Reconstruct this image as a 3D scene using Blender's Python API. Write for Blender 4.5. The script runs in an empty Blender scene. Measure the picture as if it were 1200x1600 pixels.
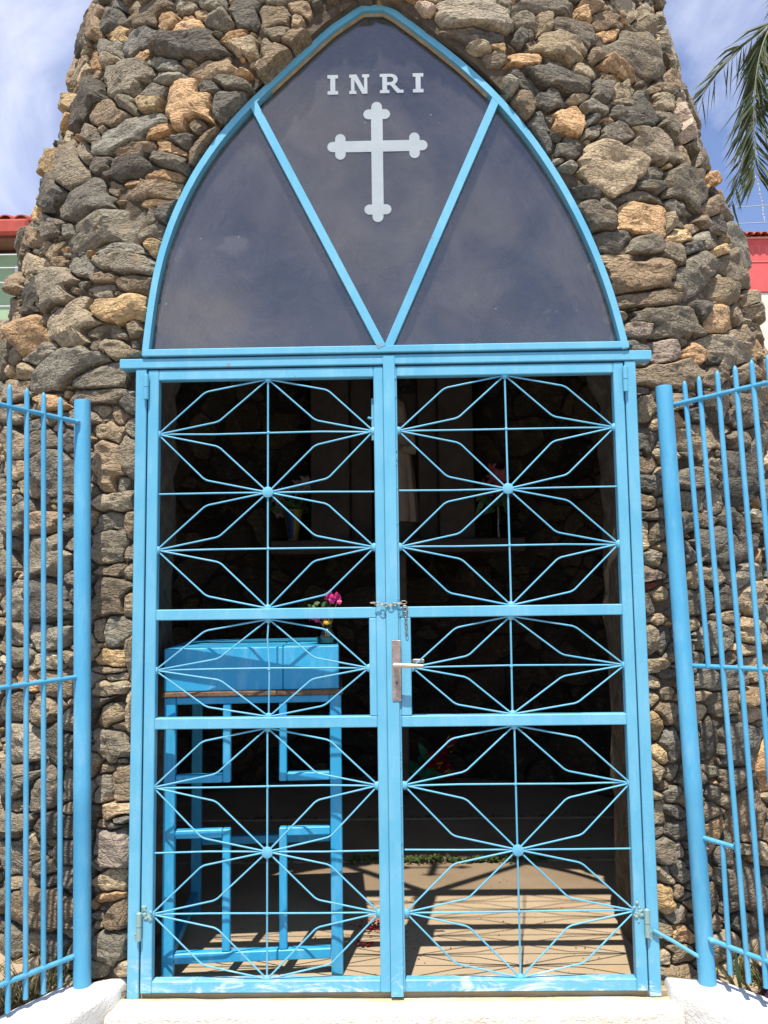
import bpy, bmesh, math, random
import numpy as np
from math import sin, cos, pi, radians, atan2, hypot, sqrt
from mathutils import Vector, Matrix

random.seed(7)
rng = np.random.default_rng(7)
sc = bpy.context.scene
COL = sc.collection

# ------------------------------------------------------------------ camera
cam_d = bpy.data.cameras.new('camera')
cam = bpy.data.objects.new('camera', cam_d)
COL.objects.link(cam)
cam_d.sensor_fit = 'VERTICAL'
cam_d.sensor_height = 36.0
cam_d.lens = 36.0 * 1340 / 1600
cam_d.clip_start = 0.05
cam_d.clip_end = 900
yaw, pitch, roll = -0.01577265, 0.09522864, -0.01294361
fwd = Vector((sin(yaw) * cos(pitch), cos(yaw) * cos(pitch), sin(pitch)))
rt = Vector((cos(yaw), -sin(yaw), 0))
up = rt.cross(fwd)
rt2 = cos(roll) * rt + sin(roll) * up
up2 = -sin(roll) * rt + cos(roll) * up
M = Matrix((rt2, up2, -fwd)).transposed().to_4x4()
M.translation = Vector((0.03283863, -2.74395631, 1.21591818))
cam.matrix_world = M
sc.camera = cam

# ------------------------------------------------------------------ sky and sun
SUN_EL, SUN_AZ = 66.0, 9.0
world = bpy.data.worlds.new('World')
sc.world = world
world.use_nodes = True
wn = world.node_tree
for n in list(wn.nodes):
    wn.nodes.remove(n)


def wnode(t, **k):
    n = wn.nodes.new(t)
    for a, b in k.items():
        setattr(n, a, b)
    return n


wo = wnode('ShaderNodeOutputWorld')
bg = wnode('ShaderNodeBackground')
bg.inputs['Strength'].default_value = 0.09
sky = wnode('ShaderNodeTexSky', sky_type='NISHITA')
sky.sun_disc = False
sky.sun_elevation = radians(SUN_EL)
sky.sun_rotation = radians(180 + SUN_AZ)
sky.altitude = 700
sky.air_density = 1.0
sky.dust_density = 1.0
sky.ozone_density = 2.5
tc = wnode('ShaderNodeTexCoord')
sep = wnode('ShaderNodeSeparateXYZ')
wn.links.new(tc.outputs['Generated'], sep.inputs[0])
mx = wnode('ShaderNodeMath', operation='MAXIMUM')
mx.inputs[1].default_value = 0.0
wn.links.new(sep.outputs['Z'], mx.inputs[0])
ad = wnode('ShaderNodeMath', operation='ADD')
ad.inputs[1].default_value = 0.35
wn.links.new(mx.outputs[0], ad.inputs[0])
dv = wnode('ShaderNodeVectorMath', operation='DIVIDE')
cb = wnode('ShaderNodeCombineXYZ')
for i in range(3):
    wn.links.new(ad.outputs[0], cb.inputs[i])
wn.links.new(tc.outputs['Generated'], dv.inputs[0])
wn.links.new(cb.outputs[0], dv.inputs[1])
mp = wnode('ShaderNodeMapping')
mp.inputs['Location'].default_value = (5.9, 0.35, 0.4)
mp.inputs['Scale'].default_value = (1.5, 1.0, 1.3)
wn.links.new(dv.outputs[0], mp.inputs[0])
nz = wnode('ShaderNodeTexNoise')
nz.inputs['Scale'].default_value = 2.3
nz.inputs['Detail'].default_value = 7
nz.inputs['Roughness'].default_value = 0.55
nz.inputs['Distortion'].default_value = 0.6
wn.links.new(mp.outputs[0], nz.inputs['Vector'])
rp = wnode('ShaderNodeValToRGB')
rp.color_ramp.elements[0].position = 0.44
rp.color_ramp.elements[0].color = (0.08, 0.08, 0.08, 1)
rp.color_ramp.elements[1].position = 0.74
rp.color_ramp.elements[1].color = (0.9, 0.9, 0.9, 1)
wn.links.new(nz.outputs['Fac'], rp.inputs[0])
mixc = wnode('ShaderNodeMix', data_type='RGBA')
wn.links.new(rp.outputs[0], mixc.inputs[0])
tint = wnode('ShaderNodeMix', data_type='RGBA', blend_type='MULTIPLY')
tint.inputs[0].default_value = 1.0
tint.inputs[7].default_value = (1.10, 1.20, 1.45, 1)
wn.links.new(sky.outputs[0], tint.inputs[6])
wn.links.new(tint.outputs[2], mixc.inputs[6])
mixc.inputs[7].default_value = (8.2, 8.5, 10.2, 1)
wn.links.new(mixc.outputs[2], bg.inputs['Color'])
wn.links.new(bg.outputs[0], wo.inputs[0])

sun_d = bpy.data.lights.new('sun', 'SUN')
sun_d.energy = 4.8
sun_d.angle = radians(0.53)
sun_d.color = (1.0, 0.95, 0.87)
sun = bpy.data.objects.new('sun', sun_d)
COL.objects.link(sun)
sv = Vector((sin(radians(SUN_AZ)) * cos(radians(SUN_EL)), cos(radians(SUN_AZ)) * cos(radians(SUN_EL)), -sin(radians(SUN_EL))))
sun.rotation_euler = sv.to_track_quat('-Z', 'Y').to_euler()

sc.view_settings.view_transform = 'Standard'
sc.view_settings.look = 'None'
sc.view_settings.exposure = 0.58
sc.view_settings.gamma = 1.0
sc.view_settings.use_curve_mapping = False
sc.cycles.max_bounces = 8
sc.cycles.transparent_max_bounces = 12
sc.cycles.caustics_reflective = False
sc.cycles.caustics_refractive = False


# ------------------------------------------------------------------ materials
class NT:
    def __init__(self, name):
        self.m = bpy.data.materials.new(name)
        self.m.use_nodes = True
        self.t = self.m.node_tree
        self.b = self.t.nodes['Principled BSDF']
        self.out = self.t.nodes['Material Output']
        self.pos = self.t.nodes.new('ShaderNodeNewGeometry').outputs['Position']

    def n(self, t, ins=None, **k):
        nd = self.t.nodes.new(t)
        for a, b in k.items():
            setattr(nd, a, b)
        for a, b in (ins or {}).items():
            if isinstance(b, bpy.types.NodeSocket):
                self.t.links.new(b, nd.inputs[a])
            else:
                nd.inputs[a].default_value = b
        return nd

    def link(self, a, b):
        self.t.links.new(a, b)

    def noise(self, scale, detail=4, rough=.55, vec=None, stretch=None, dist=0.0):
        v = vec or self.pos
        if stretch:
            v = self.n('ShaderNodeMapping', {0: v, 'Scale': stretch}).outputs[0]
        return self.n('ShaderNodeTexNoise', {'Vector': v, 'Scale': scale, 'Detail': detail, 'Roughness': rough, 'Distortion': dist}).outputs['Fac']

    def ramp(self, f, a, b, ca=(0, 0, 0, 1), cb=(1, 1, 1, 1)):
        r = self.n('ShaderNodeValToRGB', {0: f})
        e = r.color_ramp.elements
        e[0].position, e[0].color = a, ca
        e[1].position, e[1].color = b, cb
        return r.outputs[0]

    def mix(self, f, a, b, mode='MIX'):
        nd = self.n('ShaderNodeMix', data_type='RGBA', blend_type=mode)
        for i, x in ((0, f), (6, a), (7, b)):
            if isinstance(x, bpy.types.NodeSocket):
                self.t.links.new(x, nd.inputs[i])
            elif i == 0:
                nd.inputs[0].default_value = x
            else:
                nd.inputs[i].default_value = (*x[:3], 1)
        return nd.outputs[2]

    def math(self, op, a, b=0.0):
        return self.n('ShaderNodeMath', {0: a, 1: b}, operation=op).outputs[0]

    def bump(self, h, strength=.5, dist=.01):
        nd = self.n('ShaderNodeBump', {'Height': h, 'Strength': strength, 'Distance': dist})
        self.t.links.new(nd.outputs[0], self.b.inputs['Normal'])

    def set(self, **k):
        for a, b in k.items():
            a = {'color': 'Base Color', 'rough': 'Roughness', 'metal': 'Metallic', 'spec': 'Specular IOR Level'}.get(a, a)
            if isinstance(b, bpy.types.NodeSocket):
                self.t.links.new(b, self.b.inputs[a])
            elif a == 'Base Color':
                self.b.inputs[a].default_value = (*b[:3], 1)
            else:
                self.b.inputs[a].default_value = b
        return self.m


def mat_stone():
    q = NT('stone')
    at = q.n('ShaderNodeAttribute', attribute_name='col').outputs['Color']
    grain = q.noise(85, 4, .7)
    blot = q.noise(11, 5, .65, dist=.4)
    strat = q.noise(9, 5, .65, stretch=(1.0, 1.0, 5.5), dist=.5)
    c = q.mix(q.ramp(grain, .3, .72, (.74, .74, .74, 1), (1.25, 1.25, 1.24, 1)), at, at)
    c = q.mix(1.0, at, q.ramp(grain, .28, .75, (.50, .50, .50, 1), (1.45, 1.43, 1.38, 1)), 'MULTIPLY')
    c = q.mix(1.0, c, q.ramp(strat, .3, .7, (.72, .70, .68, 1), (1.22, 1.22, 1.2, 1)), 'MULTIPLY')
    rust = q.ramp(blot, .54, .70)
    c = q.mix(q.math('MULTIPLY', rust, .32), c, (.36, .23, .115))
    dark = q.ramp(q.noise(7, 6, .7, dist=.3), .56, .70)
    c = q.mix(q.math('MULTIPLY', dark, .5), c, (.07, .066, .06))
    lich = q.ramp(q.noise(34, 4, .7), .64, .72)
    c = q.mix(q.math('MULTIPLY', lich, .4), c, (.46, .44, .36))
    cr = q.n('ShaderNodeTexVoronoi', {'Vector': q.n('ShaderNodeMapping', {0: q.pos, 'Scale': (1, 1, 2.2)}).outputs[0], 'Scale': 26}, feature='DISTANCE_TO_EDGE').outputs['Distance']
    h = q.math('ADD', q.math('MULTIPLY', grain, .35), q.math('MULTIPLY', strat, .9))
    h = q.math('ADD', h, q.math('MULTIPLY', q.noise(30, 5, .7), .8))
    h = q.math('ADD', h, q.math('MULTIPLY', q.ramp(cr, 0.0, .12), .18))
    q.bump(h, .85, .022)
    return q.set(color=c, rough=.93, spec=.2)


def mat_mortar(name='mortar', a=(.17, .125, .085), b=(.085, .065, .045)):
    q = NT(name)
    n1 = q.noise(18, 6, .65)
    c = q.mix(q.ramp(n1, .35, .68), b, a)
    q.bump(q.math('ADD', q.noise(60, 5, .7), q.math('MULTIPLY', n1, 1.5)), .9, .02)
    return q.set(color=c, rough=.97, spec=.1)


def mat_paint(name, low=True, rust=.66, base=((.10, .365, .525), (.155, .435, .585)), greying=0.0):
    q = NT(name)
    n1 = q.noise(3.2, 4, .6)
    c = q.mix(q.ramp(n1, .35, .68), *base)
    # faint brush streaks and chalky fading
    c = q.mix(q.math('MULTIPLY', q.ramp(q.noise(26, 5, .7, stretch=(1, 1, .25)), .5, .72), .24), c, (.36, .58, .70))
    c = q.mix(q.math('MULTIPLY', q.ramp(q.noise(45, 5, .75), .70, .76), .35), c, (.05, .22, .42))
    ru = q.ramp(q.noise(9, 6, .72, stretch=(1.6, 1, 1)), rust, rust + .05)
    c = q.mix(q.math('MULTIPLY', ru, .7), c, (.28, .17, .075))
    drip = q.math('MULTIPLY', q.ramp(q.noise(15, 6, .75, stretch=(1.5, 1, .35), dist=.6), .66, .72), q.ramp(q.noise(2.2, 3), .48, .58))
    c = q.mix(q.math('MULTIPLY', drip, .55), c, (.30, .27, .14))
    chip = q.ramp(q.noise(60, 4, .8), .735, .75)
    c = q.mix(q.math('MULTIPLY', chip, .8), c, (.55, .60, .60))
    if greying:
        c = q.mix(greying, c, (.27, .36, .30))
    if low:
        z = q.n('ShaderNodeSeparateXYZ', {0: q.pos}).outputs['Z']
        k = q.math('SUBTRACT', 1.0, q.math('MULTIPLY', z, 8.5))
        w = q.math('MULTIPLY', q.math('MAXIMUM', k, 0.0), q.ramp(q.noise(9, 7, .8, stretch=(.8, 1, 2.2), dist=1.0), .51, .63))
        w = q.math('MINIMUM', q.math('MULTIPLY', w, .9), .75)
        c = q.mix(w, c, (.74, .74, .71))
    q.bump(q.math('ADD', q.noise(140, 3, .6), q.math('MULTIPLY', q.noise(22, 3), .8)), .14, .004)
    return q.set(color=c, rough=.46, spec=.35)


def mat_white(name, a=(.80, .785, .75), b=(.70, .66, .60), stained=False):
    q = NT(name)
    n1 = q.noise(5, 6, .7)
    c = q.mix(q.ramp(n1, .38, .7), a, b)
    c = q.mix(q.math('MULTIPLY', q.ramp(q.noise(23, 6, .75), .63, .72), .5), c, (.46, .40, .31))
    if stained:
        y = q.n('ShaderNodeSeparateXYZ', {0: q.pos}).outputs['Y']
        k = q.math('MULTIPLY', q.ramp(q.math('ADD', y, q.math('MULTIPLY', n1, .03)), -.062, -.030), q.ramp(q.noise(3.5, 5, .7, stretch=(1, 3, 1)), .38, .55))
        c = q.mix(q.math('MULTIPLY', k, .8), c, (.62, .50, .24))
    ed = q.n('ShaderNodeTexVoronoi', {'Vector': q.n('ShaderNodeVectorMath', {0: q.pos, 1: q.n('ShaderNodeVectorMath', {0: q.n('ShaderNodeTexNoise', {'Vector': q.pos, 'Scale': 9.0, 'Detail': 4}).outputs['Color'], 3: .12}, operation='SCALE').outputs[0]}, operation='ADD').outputs[0], 'Scale': 4.0}, feature='DISTANCE_TO_EDGE').outputs['Distance']
    crack = q.math('MULTIPLY', q.ramp(ed, 0.004, .011, (1, 1, 1, 1), (0, 0, 0, 1)), q.ramp(q.noise(3.5, 3), .58, .66))
    c = q.mix(q.math('MULTIPLY', crack, .0 if stained else .5), c, (.30, .26, .21))
    q.bump(q.math('SUBTRACT', q.math('ADD', q.math('MULTIPLY', q.noise(16, 6, .72, stretch=(1, 1, 1.6)), 1.8), q.noise(90, 4, .7)), q.math('MULTIPLY', crack, .0 if stained else .6)), .6, .02)
    return q.set(color=c, rough=.9, spec=.2)


def mat_simple(name, col, rough=.7, var=.12, scale=14, bump=.2, **k):
    q = NT(name)
    n1 = q.noise(scale, 5, .65)
    lo = tuple(x * (1 - var * 1.6) for x in col)
    hi = tuple(min(1, x * (1 + var)) for x in col)
    c = q.mix(q.ramp(n1, .3, .7), lo, hi)
    if bump:
        q.bump(q.noise(scale * 4, 4, .6), bump, .008)
    return q.set(color=c, rough=rough, **k)


def mat_floor():
    q = NT('concrete_floor')
    n1 = q.noise(3.0, 6, .65)
    c = q.mix(q.ramp(n1, .35, .68), (.355, .268, .168), (.43, .335, .22))
    c = q.mix(q.math('MULTIPLY', q.ramp(q.noise(9, 6, .75), .58, .72), .4), c, (.30, .21, .13))
    c = q.mix(q.math('MULTIPLY', q.ramp(q.noise(110, 3, .7), .68, .74), .55), c, (.11, .07, .045))
    q.bump(q.math('ADD', q.noise(40, 5, .7), q.noise(200, 2)), .25, .006)
    return q.set(color=c, rough=.88, spec=.25)


def mat_glass():
    q = NT('tinted_film_glass')
    t = q.t
    tr = q.n('ShaderNodeBsdfTransparent', {'Color': (.93, .91, .90, 1)})
    gl = q.n('ShaderNodeBsdfGlossy', {'Roughness': .03, 'Color': (.97, .94, .91, 1)})
    df = q.n('ShaderNodeBsdfDiffuse', {'Color': (.56, .53, .51, 1)})
    fc = q.n('ShaderNodeLayerWeight', {'Blend': .5}).outputs['Facing']
    fr = q.math('ADD', q.math('MULTIPLY', q.math('POWER', fc, 5.0), .9), .085)
    m1 = q.n('ShaderNodeMixShader')
    q.link(fr, m1.inputs[0])
    q.link(tr.outputs[0], m1.inputs[1])
    q.link(gl.outputs[0], m1.inputs[2])
    dust = q.ramp(q.noise(4.5, 6, .7, dist=.5), .40, .72, (.022, .022, .022, 1), (.064, .064, .064, 1))
    spots = q.math('MULTIPLY', q.ramp(q.noise(75, 2, .5), .775, .80), .5)
    stain = q.math('MULTIPLY', q.ramp(q.noise(2.6, 5, .6, dist=1.2), .62, .66), .035)
    f = q.math('ADD', q.math('ADD', dust, spots), stain)
    m2 = q.n('ShaderNodeMixShader')
    q.link(f, m2.inputs[0])
    q.link(m1.outputs[0], m2.inputs[1])
    q.link(df.outputs[0], m2.inputs[2])
    q.link(m2.outputs[0], q.out.inputs['Surface'])
    return q.m


def mat_clear(name, tintc=(.9, .93, .92, 1)):
    q = NT(name)
    tr = q.n('ShaderNodeBsdfTransparent', {'Color': tintc})
    gl = q.n('ShaderNodeBsdfGlossy', {'Roughness': .05})
    fr = q.n('ShaderNodeLayerWeight', {'Blend': .35}).outputs['Fresnel']
    m1 = q.n('ShaderNodeMixShader')
    q.link(fr, m1.inputs[0])
    q.link(tr.outputs[0], m1.inputs[1])
    q.link(gl.outputs[0], m1.inputs[2])
    q.link(m1.outputs[0], q.out.inputs['Surface'])
    return q.m


def mat_leaf(name, a, b, trans=.25):
    q = NT(name)
    c = q.mix(q.ramp(q.noise(5, 4, .6), .35, .65), a, b)
    q.set(color=c, rough=.5, spec=.4)
    tl = q.n('ShaderNodeBsdfTranslucent')
    q.link(c, tl.inputs['Color'])
    m = q.n('ShaderNodeMixShader', {0: trans})
    q.link(q.b.outputs[0], m.inputs[1])
    q.link(tl.outputs[0], m.inputs[2])
    q.link(m.outputs[0], q.out.inputs['Surface'])
    return q.m


STONE = mat_stone()
MORTAR = mat_mortar('mortar', (.19, .145, .10), (.09, .07, .05))
PAINT = mat_paint('blue_enamel')
PAINT_FENCE = mat_paint('blue_fence_enamel', low=False, rust=.76, base=((.062, .30, .49), (.10, .365, .54)))
PAINT_TABLE = mat_paint('blue_table_enamel', low=False, rust=.70, base=((.022, .28, .50), (.035, .335, .55)))
HINGE = mat_paint('weathered_hinge_paint', low=False, rust=.55, greying=.85)
WHITE = mat_white('whitewashed_render')
FLOOR = mat_floor()
GLASS = mat_glass()
FROST = mat_simple('frosted_sticker', (.33, .375, .395), .6, .05, 20, .05)
STEEL = mat_simple('worn_lock_steel', (.42, .33, .28), .42, .25, 40, .3, metal=.75)
ZINC = mat_simple('zinc_chain', (.36, .33, .28), .5, .2, 60, .2, metal=.9)
RUST = mat_simple('rusty_edge', (.17, .085, .045), .85, .35, 30, .5)
SOIL = mat_mortar('soil', (.12, .085, .055), (.05, .036, .024))
STREET = mat_simple('street_concrete', (.36, .32, .27), .9, .18, 3, .4)
SHADE_MORTAR = mat_mortar('shaded_mortar', (.07, .052, .038), (.04, .03, .022))  # darker copy of the mortar, indoor shade put into its colour
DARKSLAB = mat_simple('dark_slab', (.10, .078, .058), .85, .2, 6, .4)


# ------------------------------------------------------------------ helpers
def link(o, parent=None):
    COL.objects.link(o)
    if parent is not None:
        o.parent = parent
    return o


def tag(o, label=None, cat=None, group=None, kind=None):
    for k, v in (('label', label), ('category', cat), ('group', group), ('kind', kind)):
        if v:
            o[k] = v
    return o


def empty(name, loc, label, cat, group=None):
    o = bpy.data.objects.new(name, None)
    o.location = loc
    o.empty_display_size = .1
    link(o)
    bpy.context.view_layer.update()
    return tag(o, label, cat, group)


def put(name, me, mat, parent=None):
    if mat is not None and len(me.materials) == 0:
        me.materials.append(mat)
    o = bpy.data.objects.new(name, me)
    link(o, parent)
    off = Vector((0, 0, 0))
    p = parent
    while p is not None:
        off += p.location
        p = p.parent
    o.location = -off          # meshes are written in world coordinates
    return o


class MB:
    """collects primitive shapes and links them as one mesh"""

    def __init__(self):
        self.v, self.f, self.mi = [], [], []
        self.mats = []

    def add(self, vs, fs, m=0):
        k = len(self.v)
        self.v += [tuple(x) for x in vs]
        self.f += [tuple(i + k for i in f) for f in fs]
        self.mi += [m] * len(fs)

    def box(self, a, b, m=0, bev=.0025):
        (x0, y0, z0), (x1, y1, z1) = a, b
        if x1 < x0: x0, x1 = x1, x0
        if y1 < y0: y0, y1 = y1, y0
        if z1 < z0: z0, z1 = z1, z0
        e = min(bev, .3 * min(x1 - x0, y1 - y0, z1 - z0))
        vs = []
        for sx in (0, 1):
            for sy in (0, 1):
                for sz in (0, 1):
                    X, Y, Z = (x0, x1)[sx], (y0, y1)[sy], (z0, z1)[sz]
                    ix, iy, iz = (1 - 2 * sx) * e, (1 - 2 * sy) * e, (1 - 2 * sz) * e
                    vs += [(X, Y + iy, Z + iz), (X + ix, Y, Z + iz), (X + ix, Y + iy, Z)]
        idx = lambda sx, sy, sz, k: ((sx * 4 + sy * 2 + sz) * 3 + k)
        fs = []
        for s in (0, 1):
            q = [idx(s, 0, 0, 0), idx(s, 1, 0, 0), idx(s, 1, 1, 0), idx(s, 0, 1, 0)]
            fs.append(q if s else q[::-1])
            q = [idx(0, s, 0, 1), idx(0, s, 1, 1), idx(1, s, 1, 1), idx(1, s, 0, 1)]
            fs.append(q if s else q[::-1])
            q = [idx(0, 0, s, 2), idx(1, 0, s, 2), idx(1, 1, s, 2), idx(0, 1, s, 2)]
            fs.append(q if s else q[::-1])
        for s in (0, 1):
            for t in (0, 1):
                q = [idx(s, t, 0, 0), idx(s, t, 1, 0), idx(s, t, 1, 1), idx(s, t, 0, 1)]
                fs.append(q if s == t else q[::-1])
                q = [idx(s, 0, t, 0), idx(s, 0, t, 2), idx(s, 1, t, 2), idx(s, 1, t, 0)]
                fs.append(q if s == t else q[::-1])
                q = [idx(0, s, t, 1), idx(1, s, t, 1), idx(1, s, t, 2), idx(0, s, t, 2)]
                fs.append(q if s == t else q[::-1])
        for sx in (0, 1):
            for sy in (0, 1):
                for sz in (0, 1):
                    q = [idx(sx, sy, sz, k) for k in range(3)]
                    fs.append(q if (sx + sy + sz) % 2 == 1 else q[::-1])
        self.add(vs, fs, m)

    def tube(self, pts, r, n=8, m=0, cap=True, point=False):
        pts = [Vector(p) for p in pts]
        rr = r if isinstance(r, (list, tuple)) else [r] * len(pts)
        t0 = (pts[1] - pts[0]).normalized()
        ref = Vector((0, 1, 0)) if abs(t0.y) < .9 else Vector((1, 0, 0))
        vs, fs = [], []
        for i, p in enumerate(pts):
            if i == 0: t = pts[1] - p
            elif i == len(pts) - 1: t = p - pts[i - 1]
            else: t = (pts[i + 1] - p).normalized() + (p - pts[i - 1]).normalized()
            t.normalize()
            u = (ref - t * ref.dot(t)).normalized()
            w = t.cross(u)
            for k in range(n):
                a = 2 * pi * k / n
                vs.append(p + (u * cos(a) + w * sin(a)) * rr[i])
        for i in range(len(pts) - 1):
            for k in range(n):
                fs.append((i * n + k, i * n + (k + 1) % n, (i + 1) * n + (k + 1) % n, (i + 1) * n + k))
        if cap:
            fs.append(tuple(range(n))[::-1])
            fs.append(tuple((len(pts) - 1) * n + k for k in range(n)))
        self.add(vs, fs, m)

    def lathe(self, c, prof, n=20, m=0, fold=None):
        vs, fs = [], []
        for (r, z) in prof:
            for k in range(n):
                a = 2 * pi * k / n
                q = r * (1 + (fold(a, z) if fold else 0))
                vs.append((c[0] + q * cos(a), c[1] + q * sin(a), c[2] + z))
        for i in range(len(prof) - 1):
            for k in range(n):
                fs.append((i * n + k, i * n + (k + 1) % n, (i + 1) * n + (k + 1) % n, (i + 1) * n + k))
        fs.append(tuple(range(n))[::-1])
        fs.append(tuple((len(prof) - 1) * n + k for k in range(n)))
        self.add(vs, fs, m)

    def sphere(self, c, r, n=12, m=0, sq=(1, 1, 1)):
        prof = [(max(1e-4, sin(pi * i / (n // 2))), -cos(pi * i / (n // 2))) for i in range(n // 2 + 1)]
        k0 = len(self.v)
        self.lathe((0, 0, 0), prof, n, m)
        for i in range(k0, len(self.v)):
            v = self.v[i]
            self.v[i] = (c[0] + v[0] * r * sq[0], c[1] + v[1] * r * sq[1], c[2] + v[2] * r * sq[2])

    def prism(self, outline, y0, y1, m=0):
        """outline: (x, z) loop, extruded along y"""
        n = len(outline)
        vs = [(x, y0, z) for x, z in outline] + [(x, y1, z) for x, z in outline]
        fs = [tuple(range(n)), tuple(range(n, 2 * n))[::-1]]
        fs += [(k, k + n, (k + 1) % n + n, (k + 1) % n) for k in range(n)]
        self.add(vs, fs, m)

    def leaf(self, base, tip, w, nrm=(0, -1, 0), m=0, bend=.0, seg=3):
        b, t = Vector(base), Vector(tip)
        d = t - b
        s = d.cross(Vector(nrm))
        if s.length < 1e-6: s = d.cross(Vector((1, 0, .3)))
        s.normalize()
        nn = s.cross(d).normalized()
        vs, fs = [b], []
        for i in range(1, seg):
            f = i / seg
            c = b + d * f + nn * bend * d.length * sin(pi * f)
            ww = w * sin(pi * (.15 + .8 * f)) * .5
            vs += [c - s * ww, c + s * ww]
        vs.append(t)
        fs.append((0, 2, 1))
        for i in range(seg - 2):
            fs.append((1 + 2 * i, 2 + 2 * i, 4 + 2 * i, 3 + 2 * i))
        fs.append((len(vs) - 3, len(vs) - 2, len(vs) - 1))
        self.add(vs, fs, m)

    def mesh(self, name, smooth=False, ang=40):
        me = bpy.data.meshes.new(name)
        me.from_pydata(self.v, [], self.f)
        if smooth:
            me.polygons.foreach_set('use_smooth', [True] * len(me.polygons))
            me.set_sharp_from_angle(angle=radians(ang))
        if self.mats:
            for m in self.mats:
                me.materials.append(m)
            me.polygons.foreach_set('material_index', self.mi)
        bm = bmesh.new()
        bm.from_mesh(me)
        bmesh.ops.recalc_face_normals(bm, faces=bm.faces)
        bm.to_mesh(me)
        bm.free()
        me.update()
        return me

    def build(self, name, mat=None, parent=None, smooth=False, ang=40):
        return put(name, self.mesh(name, smooth, ang), mat if not self.mats else None, parent)


def np_mesh(name, V, faces_list, col=None, smooth=True, ang=27):
    """V (n,3); faces_list: arrays of shape (m,3) or (m,4)"""
    me = bpy.data.meshes.new(name)
    me.vertices.add(len(V))
    me.vertices.foreach_set('co', np.ascontiguousarray(V, np.float32).ravel())
    li = np.concatenate([f.ravel() for f in faces_list]).astype(np.int32)
    tot = np.concatenate([np.full(len(f), f.shape[1], np.int32) for f in faces_list])
    st = np.concatenate([[0], np.cumsum(tot)[:-1]]).astype(np.int32)
    me.loops.add(len(li))
    me.loops.foreach_set('vertex_index', li)
    me.polygons.add(len(tot))
    me.polygons.foreach_set('loop_start', st)
    me.polygons.foreach_set('loop_total', tot)
    me.update(calc_edges=True)
    if col is not None:
        a = me.color_attributes.new('col', 'FLOAT_COLOR', 'POINT')
        a.data.foreach_set('color', np.ascontiguousarray(np.concatenate([col, np.ones((len(col), 1))], 1), np.float32).ravel())
    if smooth:
        me.polygons.foreach_set('use_smooth', np.ones(len(tot), bool))
        me.set_sharp_from_angle(angle=radians(ang))
    me.validate()
    return me


def _hash(i, j, k, s):
    with np.errstate(over='ignore'):
        n = (i.astype(np.uint32) * np.uint32(374761393) + j.astype(np.uint32) * np.uint32(668265263)
             + k.astype(np.uint32) * np.uint32(2147483647) + np.uint32(s) * np.uint32(974634777))
        n = (n ^ (n >> np.uint32(13))) * np.uint32(1274126177)
        n = n ^ (n >> np.uint32(16))
        n = (n * np.uint32(2246822519)) ^ (n >> np.uint32(11))
    return (n & np.uint32(0xffff)).astype(np.float64) / 32767.5 - 1


def vnoise(P, s=0):
    P = np.asarray(P, float) + 500.0
    f = np.floor(P).astype(np.int64)
    t = P - f
    t = t * t * (3 - 2 * t)
    r = 0
    for a in (0, 1):
        for b in (0, 1):
            for c in (0, 1):
                w = (t[..., 0] if a else 1 - t[..., 0]) * (t[..., 1] if b else 1 - t[..., 1]) * (t[..., 2] if c else 1 - t[..., 2])
                r = r + w * _hash(f[..., 0] + a, f[..., 1] + b, f[..., 2] + c, s)
    return r


def fbm(P, o=3, s=0):
    r, a = 0, 1.0
    for i in range(o):
        r = r + a * vnoise(P * 2.03 ** i, s + i)
        a *= .5
    return r


# ------------------------------------------------------------------ ground, floor, plinth walls
def sheet(name, pts, mat, z):
    me = bpy.data.meshes.new(name)
    me.from_pydata([(x, y, z) for x, y in pts], [], [tuple(range(len(pts)))])
    me.materials.append(mat)
    o = bpy.data.objects.new(name, me)
    link(o)
    return tag(o, kind='structure')


sheet('ground', [(-400, -400), (400, -400), (400, 400), (-400, 400)], STREET, -.36)


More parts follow.
